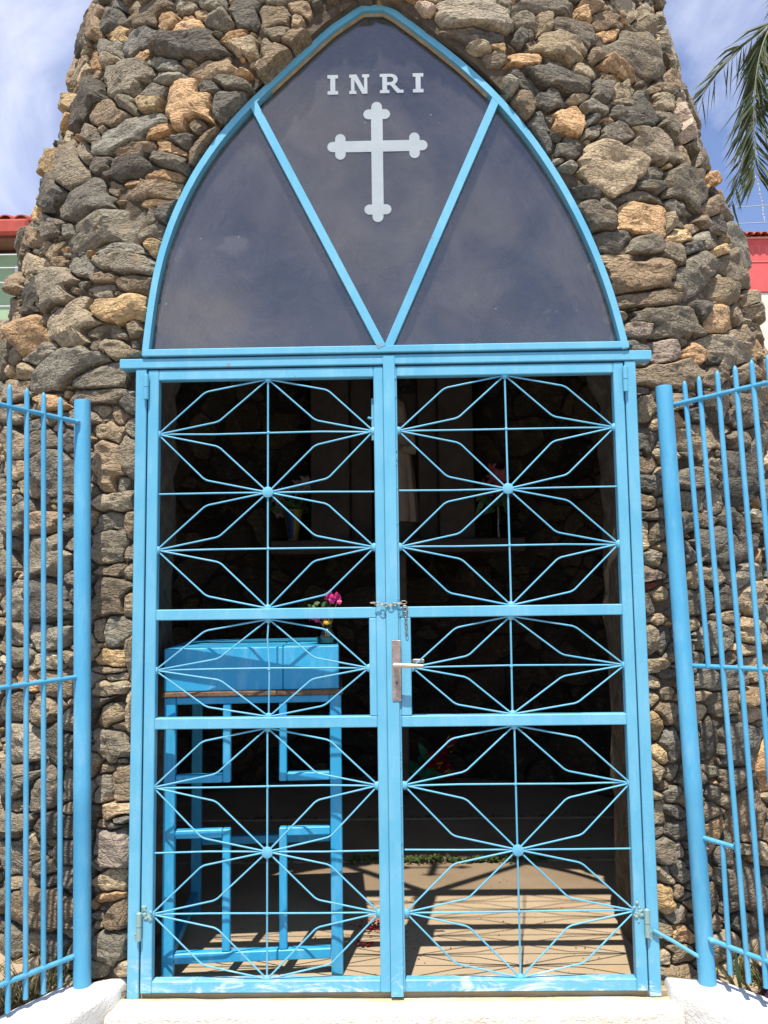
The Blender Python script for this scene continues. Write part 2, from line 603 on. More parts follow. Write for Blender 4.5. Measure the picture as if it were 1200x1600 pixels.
def wobble_block(name, outline, z0, z1, mat, amp=.006, nz_=6, step=.03, parent=None, round_=.018, seed=1):
    """upright block over a closed (x,y) outline with hand-plastered, rounded, uneven faces"""
    P = []
    n = len(outline)
    for i in range(n):
        a, b = Vector(outline[i]), Vector(outline[(i + 1) % n])
        k = max(1, int((b - a).length / step))
        P += [a + (b - a) * (j / k) for j in range(k)]
    P = np.array([(p.x, p.y) for p in P])
    m = len(P)
    T = np.roll(P, -1, 0) - np.roll(P, 1, 0)
    T /= np.linalg.norm(T, axis=1)[:, None] + 1e-9
    N = np.stack([T[:, 1], -T[:, 0]], 1)
    area = .5 * np.sum(P[:, 0] * np.roll(P[:, 1], -1) - np.roll(P[:, 0], -1) * P[:, 1])
    if area < 0: N = -N
    zs = list(np.linspace(z0, z1 - round_, nz_)) + [z1 - round_ * .45, z1 - round_ * .1, z1]
    ins = [0] * nz_ + [round_ * .15, round_ * .5, round_ * 1.2]
    V = []
    for z, e in zip(zs, ins):
        V.append(np.concatenate([P - N * e, np.full((m, 1), z)], 1))
    V = np.concatenate(V)
    ns = fbm(V * 9, 3, seed)
    Nf = np.tile(N, (len(zs), 1))
    V[:, :2] += Nf * (ns * amp)[:, None]
    V[(len(zs) - 1) * m:, 2] += (fbm(V[(len(zs) - 1) * m:] * 6, 2, seed + 5) * amp * .7)
    F = []
    for r in range(len(zs) - 1):
        i = np.arange(m)
        j = (i + 1) % m
        F.append(np.stack([r * m + i, r * m + j, (r + 1) * m + j, (r + 1) * m + i], 1))
    F = np.concatenate(F)
    me = bpy.data.meshes.new(name)
    fs = [tuple(x) for x in F] + [tuple(range((len(zs) - 1) * m, len(zs) * m))]
    me.from_pydata([tuple(v) for v in V], [], fs)
    me.polygons.foreach_set('use_smooth', [True] * len(fs))
    bm = bmesh.new(); bm.from_mesh(me); bmesh.ops.recalc_face_normals(bm, faces=bm.faces); bm.to_mesh(me); bm.free()
    me.set_sharp_from_angle(angle=radians(50))
    return put(name, me, mat, parent)


# planting bed of soil behind the two low walls
bed = [(-.86, .04), (-1.02, -.015), (-1.14, -.19), (-1.62, -1.3), (-3.6, -1.3), (-3.6, 6), (3.6, 6), (3.6, -1.3), (1.9, -1.3), (1.13, -.12), (.97, .03), (.86, .04)]
o = wobble_block('planting_bed', bed, -.36, -.01, SOIL, .01, 3, .12, None, .01, 3)
tag(o, kind='structure')
lw = wobble_block('low_wall', [(-.828, .06), (-.845, -.026), (-.925, -.228), (-1.36, -1.25), (-1.60, -1.25), (-1.135, -.19), (-1.03, -.012), (-.885, .06)], -.36, .03, WHITE, .006, 8, .025, None, .016, 11)
tag(lw, 'whitewashed low wall under the blue railings at the lower left, with thin bar shadows on its top', 'low wall', 'whitewashed low walls flanking the gate')
rw = wobble_block('low_wall', [(.835, .045), (.837, -.039), (.907, -.159), (1.007, -.262), (1.78, -1.25), (1.99, -1.25), (1.115, -.115), (.99, .028), (.87, .045)], -.36, .03, WHITE, .006, 8, .025, None, .016, 23)
tag(rw, 'whitewashed low wall under the leaning blue railings at the lower right, a crack beside it', 'low wall', 'whitewashed low walls flanking the gate')

sill = wobble_block('threshold', [(-.850, .02), (.848, .02), (.852, -.086), (-.858, -.090)], -.36, -.014, mat_white('sill_render', (.80, .77, .70), (.70, .62, .48), True), .005, 7, .03, None, .016, 31)
tag(sill, kind='structure')

fl = MB()
fl.box((-1.62, .021, -.30), (1.56, 1.288, 0), bev=.004)
tag(fl.build('floor', FLOOR), kind='structure')
fl = MB()
fl.box((-1.62, 1.30, -.30), (1.56, 2.008, .004), bev=.003)
tag(fl.build('floor', FLOOR), kind='structure')
fl = MB()
fl.box((-1.62, 2.018, -.30), (1.56, 3.3, .010), bev=.003)
tag(fl.build('floor', FLOOR), kind='structure')
tag(sheet('floor_joint', [(-1.6, 1.28), (1.55, 1.28), (1.55, 2.03), (-1.6, 2.03)], SOIL, -.012), kind='structure')

# ------------------------------------------------------------------ stone tower
X0 = -.045
US = 1.75
ZA = [-.4, 0, 1.5, 2.2, 2.4, 2.6, 2.8, 3.0, 3.2, 3.4, 3.6, 3.8, 4.2, 4.6]
AA = [1.97, 1.96, 1.90, 1.82, 1.765, 1.715, 1.663, 1.59, 1.525, 1.47, 1.43, 1.38, 1.29, 1.18]
OZ_L = [-.5, 1.99, 2.022, 2.144, 2.281, 2.34, 2.478, 2.632, 2.742, 2.868, 2.897, 3.02, 3.136, 3.209, 3.215]
OX_L = [-.822, -.822, -.806, -.798, -.778, -.766, -.725, -.667, -.586, -.467, -.430, -.306, -.175, -.07, -.028]
OZ_R = [-.5, 1.98, 2.002, 2.10, 2.202, 2.311, 2.427, 2.531, 2.625, 2.738, 2.859, 2.994, 3.062, 3.183, 3.207, 3.215]
OX_R = [.822, .822, .802, .786, .762, .725, .681, .634, .582, .512, .438, .302, .212, .06, .014, -.028]
TH = .40


def S_out(U, z, off=0.0):
    ph = U / US
    a = np.interp(z, ZA, AA) + off
    yc = np.interp(z, [2, 3.6, 4.6], [1.70, 1.50, 1.40])
    b = yc - np.interp(z, [2.3, 2.87, 3.2, 3.6, 4.6], [-.10, -.075, -.037, .05, .33]) + off
    return np.stack([X0 + a * np.sin(ph), yc - b * np.cos(ph), z + 0 * ph], -1)


def S_in(U, z, off=0.0):
    return S_out(U, z, -TH - off)


def in_opening(P, mrg=0.0):
    z = P[..., 2]
    xl = np.interp(z, OZ_L, OX_L) - mrg
    xr = np.interp(z, OZ_R, OX_R) + mrg
    return (P[..., 0] > xl) & (P[..., 0] < xr) & (z < 3.215 + mrg) & (P[..., 1] < 1.2)


PAL = {'g': (.265, .232, .175), 'd': (.158, .143, .116), 'o': (.47, .305, .165), 't': (.40, .318, .21),
       'b': (.285, .218, .146), 'y': (.50, .355, .19), 'p': (.42, .335, .265), 'r': (.30, .09, .06)}
TRACED = """
-1.343 3.556 8.0 3.9 -19.9 -40.7 g
-1.311 3.467 10.5 11.0 -3.4 -15.5 d
-0.994 3.335 10.1 8.1 -1.7 -18.9 b
-0.858 3.260 15.3 7.2 -5.7 -24.4 o
-0.754 3.246 24.9 12.5 -4.4 -39.7 o
-0.742 3.197 11.5 3.8 -7.2 -30.5 o
-0.670 3.242 25.9 9.8 -6.3 -41.6 y
-0.590 3.184 15.8 1.2 -10.4 -31.7 g
-0.481 3.191 16.2 -0.9 -8.2 -21.9 d
-0.635 3.268 13.4 2.6 -9.2 -31.1 g
-0.772 3.299 19.5 10.0 -4.9 -39.3 g
-0.514 3.107 16.4 5.3 -2.8 -46.6 o
-0.725 3.120 5.6 1.6 -5.7 -22.7 d
-0.472 3.057 23.2 3.0 -7.1 -34.9 t
-1.031 3.253 7.7 8.0 2.8 -17.9 d
-1.217 3.346 16.6 20.0 0.4 -20.6 y
-1.247 3.303 11.3 13.0 -1.5 -15.5 g
-1.534 3.572 6.8 -1.2 -7.3 -12.9 b
-1.259 3.275 13.7 12.8 -6.4 -22.4 t
-1.054 3.098 6.9 4.8 -2.2 -10.5 g
-0.819 3.077 11.1 1.7 -18.0 -48.3 g
-0.579 3.007 9.3 1.5 -5.2 -22.2 b
-0.708 3.057 25.3 5.4 -16.8 -60.2 t
-0.782 3.016 12.1 2.9 -14.2 -48.2 g
-0.873 2.994 16.2 9.7 -3.3 -27.1 d
-0.683 2.886 9.7 5.6 0.6 -9.4 o
-0.591 2.925 18.8 3.5 -8.7 -37.5 d
-0.514 2.936 19.6 3.1 -7.9 -37.6 g
-0.877 2.937 15.2 4.7 -12.4 -40.2 y
-0.997 2.980 13.9 3.7 -15.7 -40.3 g
-1.114 2.974 9.6 6.6 -7.0 -26.1 b
-1.393 3.123 5.7 9.4 1.4 -8.4 d
-0.959 2.843 5.1 3.9 -0.4 -16.2 g
-0.790 2.812 12.5 7.8 1.3 -44.8 o
-0.887 2.783 8.9 3.4 -6.7 -37.2 b
-0.710 2.730 14.6 -0.9 -16.2 -43.6 o
-0.668 2.755 18.7 2.6 -7.3 -32.5 d
-0.510 2.848 11.4 13.0 15.2 -14.3 d
-0.616 2.793 25.6 3.3 -8.0 -37.2 b
-0.591 2.727 9.0 11.6 25.5 -19.9 b
-0.723 2.698 10.2 -3.2 -16.4 -32.0 d
-0.926 2.715 8.7 3.8 -4.2 -27.0 d
-1.069 2.765 11.3 7.1 -4.5 -30.0 d
-0.738 2.644 13.2 4.2 -6.5 -57.6 o
-0.792 2.606 6.7 1.9 -4.2 -25.6 b
-0.974 2.657 21.9 5.3 -8.7 -31.6 b
-0.891 2.654 21.2 4.4 -11.1 -42.6 o
-1.330 2.839 9.3 8.2 -2.9 -10.2 g
-1.488 2.807 7.2 3.1 -4.9 -12.0 d
-1.140 2.649 6.3 5.6 -0.3 -10.2 d
-1.004 2.519 4.9 3.3 -0.1 -13.2 g
-0.767 2.513 26.4 -8.1 -14.2 -28.8 g
-0.765 2.444 16.2 7.3 0.5 -32.4 g
-0.775 2.560 15.6 4.1 -11.1 -71.5 o
-0.702 2.499 23.4 -7.1 -9.9 -20.0 d
-1.456 2.658 9.0 10.7 -3.8 -17.5 d
-1.824 2.857 8.4 10.3 -8.3 -26.6 y
-0.741 2.402 26.9 4.1 -5.2 -26.6 y
-0.904 2.413 9.1 2.8 -6.9 -42.6 g
-1.563 3.069 9.4 9.4 -15.6 -36.6 t
-1.210 2.928 14.0 7.6 -11.3 -30.7 g
-1.250 2.882 17.2 10.0 -11.2 -30.6 g
-1.831 3.324 9.3 10.3 -7.7 -21.2 y
-1.411 3.326 14.6 10.1 -12.3 -26.1 o
-1.749 3.019 7.6 6.1 -5.9 -16.4 y
-1.638 2.677 7.8 10.1 -6.3 -24.5 b
-0.364 3.160 14.8 0.1 -6.2 -24.3 b
-0.265 3.178 22.0 1.5 -5.4 -40.3 b
-0.262 3.128 35.1 2.3 -4.6 -34.8 t
-0.341 3.095 20.4 4.6 -1.0 -47.8 g
-0.257 3.062 15.1 12.2 18.0 -23.4 b
-0.149 3.124 10.9 7.4 13.3 -20.3 d
-0.332 2.996 11.3 9.3 17.3 -23.0 b
-0.378 3.052 26.8 29.1 31.6 -27.8 b
-0.047 3.165 20.8 3.6 7.5 -54.3 t
0.196 3.111 9.9 -8.8 -19.0 -20.4 b
0.096 3.165 17.5 -5.1 -14.0 -52.8 d
0.223 3.158 28.6 -11.8 -8.7 -27.7 p
0.410 3.149 7.1 -1.9 0.1 -18.9 g
0.309 3.046 19.9 -10.5 -12.1 -30.4 b
0.443 3.079 8.7 -2.4 0.5 -35.8 d
0.411 3.026 22.4 -8.5 -7.8 -57.3 t
0.495 3.039 34.5 -11.1 -0.1 -46.9 y
0.371 2.964 12.5 -12.3 -23.4 -22.6 d
0.480 2.991 20.4 -5.0 3.0 -40.3 b
0.453 2.918 13.5 -13.5 -22.3 -22.0 b
0.717 3.249 6.9 -2.2 5.8 -27.9 d
0.614 3.165 20.3 -7.6 2.2 -35.5 g
0.711 3.180 28.0 -11.6 1.9 -18.1 t
0.581 3.088 28.9 -10.3 1.4 -35.0 d
0.929 3.280 20.7 -17.2 -3.6 -28.2 o
0.870 3.195 8.2 -6.2 -1.2 -18.1 d
0.781 3.102 8.4 -1.3 6.6 -19.5 t
0.601 3.005 14.5 -4.0 3.9 -31.5 o
0.734 3.031 19.7 -8.3 5.6 -57.1 d
0.864 3.032 13.3 -5.9 5.8 -32.6 t
0.635 3.086 43.9 -8.8 16.7 -75.2 t
0.932 3.112 8.3 20.3 27.8 -29.6 b
1.092 3.313 12.3 -7.4 6.4 -22.0 b
1.097 3.258 15.4 -6.3 10.5 -26.7 o
1.311 3.460 12.6 -14.8 -0.0 -12.5 t
1.520 3.505 9.7 -9.6 4.9 -14.1 t
1.241 3.223 5.7 -5.2 0.5 -9.7 g
1.094 3.123 7.8 -7.1 1.2 -21.7 o
1.004 3.054 15.2 -10.0 6.8 -47.9 b
0.741 2.962 6.9 -4.2 -1.7 -20.1 d
0.569 2.930 12.2 -9.9 -15.4 -27.6 d
0.665 2.872 14.3 -3.2 6.2 -29.4 d
0.787 2.904 16.9 -3.0 19.7 -61.9 t
0.942 2.975 17.4 -9.6 3.3 -19.2 d
1.078 3.023 12.2 -1.9 10.9 -25.1 t
1.033 2.959 18.6 -7.6 18.8 -59.1 t
0.867 2.891 12.7 -5.2 8.5 -42.1 g
0.557 2.840 25.8 -9.0 0.0 -19.2 b
0.741 2.814 14.7 -3.5 3.7 -17.1 o
0.847 2.842 29.0 -8.2 13.1 -52.8 d
0.835 2.800 29.6 -8.0 10.1 -42.5 g
0.929 2.859 26.4 -6.9 20.9 -79.4 o
1.223 3.039 14.2 -18.1 -4.4 -27.5 d
1.443 3.170 8.7 -6.5 15.5 -36.8 b
1.129 2.920 6.0 -5.1 3.7 -27.9 d
0.969 2.818 12.1 -7.1 2.6 -21.1 d
1.381 3.082 12.5 -15.8 2.9 -18.9 t
1.348 2.976 12.4 -13.7 3.6 -16.1 g
1.171 2.841 7.9 -9.4 -1.4 -9.9 g
1.579 3.055 5.6 -1.2 6.6 -14.5 p
1.708 3.007 7.8 -10.7 -0.0 -8.9 g
0.606 2.757 26.6 7.1 8.3 -17.2 d
0.708 2.706 26.2 -9.4 0.9 -24.0 d
0.909 2.688 6.3 -3.4 0.3 -9.6 t
1.130 2.719 18.8 -6.3 7.9 -27.4 g
1.231 2.774 27.0 -9.0 24.0 -77.9 y
1.347 2.719 6.5 -6.0 1.3 -9.9 g
1.108 2.652 12.6 -4.0 11.3 -41.5 d
1.047 2.604 11.7 -7.2 2.9 -41.1 g
0.838 2.522 15.9 -6.3 1.5 -26.0 d
0.795 2.464 14.6 -8.3 -2.6 -18.8 d
1.014 2.525 8.8 -3.9 2.0 -14.4 o
1.165 2.539 38.8 -13.2 6.5 -24.9 t
1.244 2.626 12.5 -10.9 2.0 -21.9 g
1.209 2.494 12.7 -4.6 9.8 -37.5 y
0.856 2.407 12.8 -2.6 4.3 -22.7 d
0.997 2.420 9.3 -3.4 4.0 -26.3 g
1.416 2.611 10.7 -5.8 11.1 -35.9 b
1.649 2.748 8.3 -7.3 10.6 -29.7 b
1.706 2.706 7.6 -7.2 8.6 -24.9 d
1.459 2.548 9.2 -8.1 5.5 -23.2 g
1.554 2.542 8.3 -5.7 12.7 -41.4 y
1.326 2.567 16.4 -7.3 14.6 -50.3 t
1.260 2.463 14.4 -5.7 13.4 -51.2 d
1.799 2.914 11.9 -17.6 10.9 -31.1 o
1.558 3.410 15.4 -10.5 8.5 -17.6 t
1.701 3.327 10.5 -10.6 10.3 -22.9 b
-0.863 2.358 7.1 0.7 -8.5 -30.9 g
-1.090 2.391 10.7 -3.4 -10.9 -24.5 g
-1.286 2.463 10.4 4.1 -14.4 -50.8 b
-1.556 2.536 6.2 4.2 -9.1 -28.9 t
-1.246 2.363 6.5 1.6 -4.3 -14.2 g
-0.795 2.274 12.7 0.7 -7.2 -28.5 b
-0.946 2.277 20.0 4.3 -7.2 -34.9 g
-1.103 2.312 22.7 7.0 -12.5 -53.0 b
-0.871 2.251 27.3 5.1 -12.9 -67.1 d
-0.934 2.316 21.4 4.9 -15.6 -72.5 b
-1.056 2.316 42.1 12.0 -10.5 -45.7 d
-0.856 2.192 8.3 2.1 -1.5 -20.7 y
-1.089 2.188 8.0 4.0 -0.4 -10.9 t
-1.381 2.202 7.3 9.1 -0.4 -9.6 o
-0.959 2.133 15.9 5.3 -2.2 -38.0 g
-0.844 2.109 21.1 -0.6 -11.8 -50.3 g
-1.261 2.111 9.3 5.8 -2.5 -34.9 g
-0.863 2.057 14.9 -2.1 -8.8 -30.0 t
-0.948 2.074 34.9 3.5 -5.1 -29.7 d
-0.782 2.121 32.5 2.4 -5.4 -34.2 b
-1.118 2.032 4.7 5.4 4.4 -13.7 g
-0.917 1.969 8.3 3.6 1.2 -21.9 g
-0.921 1.902 7.3 1.2 -3.5 -35.3 b
-0.786 2.056 63.3 4.7 -7.3 -49.0 g
-0.770 1.854 35.6 2.7 -3.1 -26.7 g
-0.851 1.771 14.7 1.3 -3.5 -32.0 t
-0.773 1.779 42.2 3.2 -3.4 -33.2 g
-0.850 1.657 16.4 1.5 -1.1 -12.4 b
-0.770 1.686 28.4 2.2 -1.5 -17.5 g
-0.835 1.534 15.9 1.4 -2.2 -32.6 g
-1.144 1.909 13.5 2.1 -5.3 -34.0 o
-1.189 1.784 10.6 1.8 -4.1 -30.7 g
-1.041 1.773 23.7 3.0 -2.8 -22.9 d
-1.118 1.661 8.3 -1.1 -2.6 -12.2 d
-1.393 1.699 9.1 2.4 -3.7 -31.0 t
-1.274 1.623 13.7 2.7 -2.3 -23.3 t
-1.025 1.555 20.8 2.6 -4.4 -56.4 d
-1.457 2.005 7.3 10.1 0.5 -22.0 b
-1.454 1.921 7.6 2.3 -5.3 -30.2 g
-1.420 1.800 8.3 2.3 -3.0 -20.4 b
-1.288 1.845 10.5 2.2 -4.7 -31.4 d
-0.801 1.592 46.9 3.8 -2.3 -31.2 g
-1.432 2.078 7.9 1.9 -6.4 -30.4 t
-1.849 2.544 6.9 7.2 -5.8 -22.2 b
-1.898 2.464 6.1 4.9 -6.3 -24.4 b
-0.896 1.847 21.0 2.1 -4.9 -38.9 b
-0.829 1.825 26.9 -3.6 -7.0 -27.5 b
0.879 2.344 11.9 -2.7 12.0 -65.8 t
0.965 2.301 5.9 -0.9 5.6 -22.0 b
1.272 2.368 9.7 -6.8 2.1 -13.7 g
0.969 2.217 6.4 -1.3 7.8 -39.3 b
1.039 2.146 5.2 -1.4 2.3 -21.0 g
0.909 2.098 14.4 -1.7 4.3 -30.0 p
0.997 2.032 12.7 -1.7 3.1 -21.6 p
1.166 2.051 12.4 -5.4 1.5 -26.1 o
1.006 1.950 6.8 -1.0 3.1 -23.8 b
1.247 2.238 18.1 -11.8 3.7 -31.4 d
1.369 2.225 9.0 -13.1 -1.7 -11.7 o
1.480 2.342 7.7 -11.5 0.5 -19.4 t
1.736 2.511 6.0 -8.9 -0.2 -10.9 g
1.929 2.413 7.0 -13.5 -0.1 -12.0 t
1.424 2.123 5.0 -5.4 -0.1 -14.0 g
1.561 2.198 7.9 -7.5 3.9 -27.7 b
1.279 2.055 14.5 -3.1 6.9 -38.4 d
1.273 1.991 11.4 -2.6 4.4 -26.3 b
1.730 2.178 6.9 -3.9 7.1 -30.1 o
1.534 2.055 8.8 -3.0 5.9 -30.0 b
0.883 1.881 28.0 -3.4 6.5 -62.3 d
0.904 1.836 26.3 -3.3 2.5 -24.9 t
1.033 1.857 12.9 -2.0 3.7 -31.8 b
1.114 1.829 19.6 -3.4 3.9 -32.9 d
1.133 1.744 6.7 -1.2 2.2 -21.3 t
0.889 1.715 25.1 -3.1 2.4 -30.7 d
1.057 1.680 16.5 -2.6 4.0 -48.0 d
0.870 1.627 30.5 -3.6 1.5 -25.4 b
1.181 1.650 17.2 -3.4 2.6 -30.6 t
1.086 1.597 10.4 -0.4 2.9 -22.6 g
1.360 1.622 8.5 -6.6 -0.5 -10.7 d
1.417 1.764 11.3 -3.4 3.1 -24.8 g
0.889 1.571 23.8 -2.9 1.5 -29.1 d
1.500 1.899 6.8 -2.5 2.4 -15.1 d
1.724 1.998 7.5 -5.0 4.4 -22.7 t
0.852 1.509 36.0 -4.1 1.2 -31.4 b
1.247 1.877 12.3 -2.7 3.0 -21.3 d
1.576 1.801 8.1 -3.5 2.4 -17.0 g
1.063 1.526 16.0 -2.6 1.8 -33.9 g
1.174 1.524 14.0 -2.7 1.7 -29.5 g
-0.835 1.463 15.5 0.7 -1.5 -28.2 g
-0.831 1.381 15.6 0.7 -0.7 -18.9 g
-0.828 1.304 16.7 0.7 -1.4 -52.8 b
-0.824 1.220 15.9 0.7 -0.2 -16.9 b
-0.747 1.465 49.6 1.8 -1.9 -37.6 b
-0.743 1.364 44.7 1.6 -1.1 -32.0 g
-0.745 1.291 38.0 1.4 -0.7 -30.1 t
-0.745 1.202 38.2 1.4 -0.2 -24.3 t
-0.794 1.106 22.1 0.9 0.1 -18.6 g
-0.799 1.016 16.9 0.7 0.7 -32.5 y
-0.814 0.982 17.7 0.8 2.2 -73.0 b
-0.788 0.959 23.6 1.0 2.4 -73.5 g
-0.807 0.919 16.4 0.7 1.5 -36.7 t
-0.804 0.853 16.5 0.7 1.6 -30.8 t
-0.774 0.801 29.2 1.2 4.8 -82.7 b
-0.808 0.745 17.5 0.7 1.7 -24.0 g
-0.734 1.011 71.3 2.6 0.3 -14.1 t
-0.732 0.876 71.9 2.6 0.7 -17.0 t
-1.343 1.495 10.2 1.2 -1.6 -21.9 g
-1.154 1.482 9.4 0.8 -1.7 -25.4 b
-1.005 1.465 25.4 1.6 -1.4 -23.5 g
-1.119 1.353 6.4 0.5 -0.5 -14.6 g
-1.376 1.339 13.9 1.8 -0.7 -21.2 g
-1.318 1.213 11.1 -2.8 -1.3 -14.3 g
-1.108 1.205 6.9 0.5 -0.1 -14.3 d
-0.980 1.218 35.8 2.1 -0.3 -29.1 d
-1.297 1.091 11.2 1.2 0.6 -27.4 g
-1.134 1.080 19.4 1.6 0.5 -22.0 g
-1.033 1.082 17.3 1.1 0.4 -24.0 g
-1.230 1.010 10.4 1.0 1.3 -31.9 g
-1.082 1.008 15.5 1.1 1.2 -33.0 t
-0.978 1.019 23.6 1.4 0.9 -29.4 t
-1.208 0.922 15.7 1.5 1.9 -32.2 o
-1.035 0.926 11.2 0.7 1.2 -23.4 t
-1.269 0.829 10.1 1.1 1.6 -19.2 g
-1.092 0.835 14.4 1.1 1.3 -17.9 b
-0.964 0.872 37.1 2.2 4.6 -79.5 t
-0.966 0.809 31.5 1.8 1.7 -24.8 t
-1.208 0.709 8.6 0.8 1.8 -17.2 g
-1.009 0.715 12.7 0.8 1.6 -17.5 d
-0.862 1.105 40.7 1.9 0.2 -24.8 b
-0.808 0.665 32.3 1.4 5.0 -59.8 t
-0.814 0.607 28.4 1.2 2.0 -20.8 g
-0.751 0.622 30.7 1.2 1.5 -17.8 b
-0.775 0.544 20.5 0.8 5.1 -50.5 t
-0.817 0.490 43.8 1.9 7.2 -62.9 b
-0.777 0.491 57.8 2.3 6.9 -63.4 d
-0.774 0.423 18.5 2.7 3.9 -20.2 p
-0.779 0.331 16.6 8.4 10.9 -24.6 t
-0.776 0.276 24.7 1.0 7.5 -51.5 o
-0.755 0.218 25.7 -4.2 0.0 -19.8 b
-0.782 0.117 16.3 10.9 9.3 -16.4 g
-0.734 0.062 40.9 1.5 10.1 -58.5 t
-1.242 0.574 8.2 0.8 2.6 -19.1 g
-1.073 0.575 11.9 0.9 1.8 -14.6 d
-0.973 0.614 27.4 1.6 2.0 -18.6 g
-1.196 0.501 19.6 1.8 8.8 -58.1 t
-0.968 0.522 24.4 1.4 6.1 -48.8 t
-1.229 0.435 9.6 0.9 4.0 -24.0 g
-1.013 0.465 9.3 0.6 3.6 -25.1 d
-1.219 0.333 10.6 1.0 3.1 -16.5 g
-1.102 0.375 27.2 2.1 5.7 -33.4 t
-1.050 0.322 17.5 1.2 6.4 -36.5 g
-0.960 0.384 19.4 1.1 3.0 -19.7 d
-1.210 0.239 14.1 1.3 9.9 -47.1 t
-1.031 0.277 23.0 1.5 6.7 -36.7 d
-0.965 0.309 28.0 1.6 4.3 -25.6 d
-1.071 0.181 5.6 0.4 3.3 -15.9 b
-1.192 0.043 11.8 1.1 5.0 -20.0 g
-1.079 0.077 28.4 2.1 6.1 -26.8 t
-0.978 0.079 15.6 0.9 4.7 -22.1 d
-1.186 -0.028 14.0 1.0 9.6 -36.2 t
-0.915 0.066 40.7 2.2 5.4 -26.3 g
-1.085 0.001 21.7 1.6 7.3 -29.6 t
-1.012 -0.015 17.7 0.9 8.3 -35.0 t
-0.715 0.262 83.3 3.0 2.1 -17.4 t
0.870 1.463 24.5 -1.8 2.2 -70.6 d
0.842 1.392 50.3 -3.6 0.4 -19.8 t
0.882 1.404 30.6 -2.3 0.6 -27.2 g
0.868 1.326 24.7 -1.8 0.3 -37.5 t
0.863 1.263 24.8 -1.8 -0.1 -39.8 p
0.857 1.231 29.4 5.2 13.8 -82.2 r
0.884 1.207 35.5 -2.7 -0.6 -51.2 t
0.869 1.120 31.4 -2.4 -1.4 -51.6 t
0.839 1.166 48.9 -3.5 -0.6 -32.2 d
0.890 1.054 35.6 -2.8 -1.0 -25.0 d
0.836 1.056 47.4 -3.4 -0.8 -21.5 t
0.858 0.973 25.3 -1.9 -2.3 -44.3 t
0.903 0.950 35.3 -2.8 -3.0 -51.9 d
0.842 0.920 47.4 -3.4 -2.7 -44.6 t
0.893 0.882 31.0 -2.4 -3.6 -52.3 t
0.834 0.866 44.5 -3.2 -3.1 -44.9 t
0.884 0.815 26.0 -2.0 -2.5 -30.7 b
0.844 0.784 37.5 -2.7 -2.1 -25.6 y
0.881 0.727 31.6 -2.4 -1.9 -19.8 d
0.846 0.694 44.4 -3.3 -3.9 -39.3 y
1.018 1.439 21.1 -2.0 1.4 -41.7 d
1.154 1.370 8.4 -1.0 0.4 -15.3 d
1.024 1.342 21.1 -2.0 0.5 -32.2 d
1.355 1.379 12.1 -2.0 0.7 -22.2 d
1.354 1.279 7.2 1.4 2.8 -30.1 g
1.120 1.263 15.7 -1.7 0.0 -29.7 g
1.026 1.263 30.7 -2.9 -0.0 -32.4 t
1.059 1.183 14.4 -1.4 -0.3 -22.4 d
1.191 1.181 17.3 -2.1 -0.4 -24.6 d
1.324 1.187 11.7 -1.8 -0.2 -16.8 t
1.113 1.052 10.0 -1.1 -0.8 -19.3 g
1.184 1.122 13.5 -1.7 -1.4 -50.4 t
1.030 1.098 36.3 -3.5 -1.1 -32.7 t
1.333 1.058 11.6 -1.8 -1.0 -22.8 t
1.019 0.985 27.2 -2.6 -2.7 -50.7 d
1.132 0.975 17.1 -1.9 -2.5 -42.1 b
1.303 1.002 10.4 -1.6 -3.3 -60.6 t
1.062 0.919 17.0 -1.7 -2.1 -30.7 g
1.218 0.915 13.9 -1.8 -2.1 -28.5 g
1.341 0.921 15.5 -2.5 -1.7 -22.9 t
1.027 0.862 19.4 -1.9 -4.9 -62.1 b
1.137 0.828 10.3 -1.2 -2.4 -26.4 g
1.314 0.845 14.5 -2.2 -2.2 -24.4 o
1.057 0.713 18.2 -1.8 -1.5 -13.7 d
1.225 0.686 7.8 -1.0 -1.8 -14.6 g
1.289 0.770 12.5 -1.9 -4.6 -42.4 t
0.834 0.638 52.4 -3.8 -4.2 -39.6 t
0.890 0.625 24.9 -2.0 -5.3 -46.6 g
0.866 0.591 43.8 -3.3 -5.3 -45.5 b
0.893 0.565 24.9 -2.0 -4.4 -35.6 g
0.905 0.506 24.7 -2.0 -6.4 -46.8 d
0.836 0.502 52.7 -3.8 -3.6 -27.6 t
0.896 0.444 20.7 -1.6 -4.8 -32.8 d
0.832 0.453 45.4 -3.3 -8.3 -61.0 g
0.851 0.385 29.2 -2.2 -4.2 -27.8 g
0.895 0.382 43.0 -3.4 -8.5 -54.1 p
0.891 0.320 25.3 -2.0 -5.9 -35.4 g
0.836 0.322 45.5 -3.3 -5.7 -35.7 t
0.833 0.248 45.8 -3.3 -4.1 -23.8 y
0.885 0.255 37.0 -2.9 -8.5 -47.8 b
0.880 0.191 28.6 -2.2 -6.3 -33.5 g
0.890 0.127 22.3 -1.8 -6.9 -34.3 o
0.837 0.144 45.9 -3.4 -8.2 -43.2 t
0.883 0.068 22.5 -1.8 -7.7 -36.9 t
0.831 0.065 46.3 -3.4 -8.3 -41.2 t
1.051 0.613 21.1 -2.1 -4.9 -38.0 g
1.210 0.570 8.4 -1.1 -4.0 -26.9 g
1.045 0.544 26.9 -2.7 -5.4 -38.3 d
1.048 0.486 21.2 -2.1 -4.9 -31.7 b
1.041 0.412 24.0 -2.4 -3.5 -21.0 o
1.230 0.442 11.8 -1.6 -2.1 -11.7 b
1.192 0.336 14.7 -1.9 -10.0 -51.0 t
1.092 0.324 20.3 -2.2 -4.5 -23.6 d
1.288 0.306 26.4 -4.0 -6.2 -29.2 t
1.012 0.305 38.3 -3.6 -7.2 -39.2 b
1.019 0.230 24.8 -2.4 -4.5 -22.6 g
1.161 0.224 8.5 -1.0 -2.4 -11.1 d
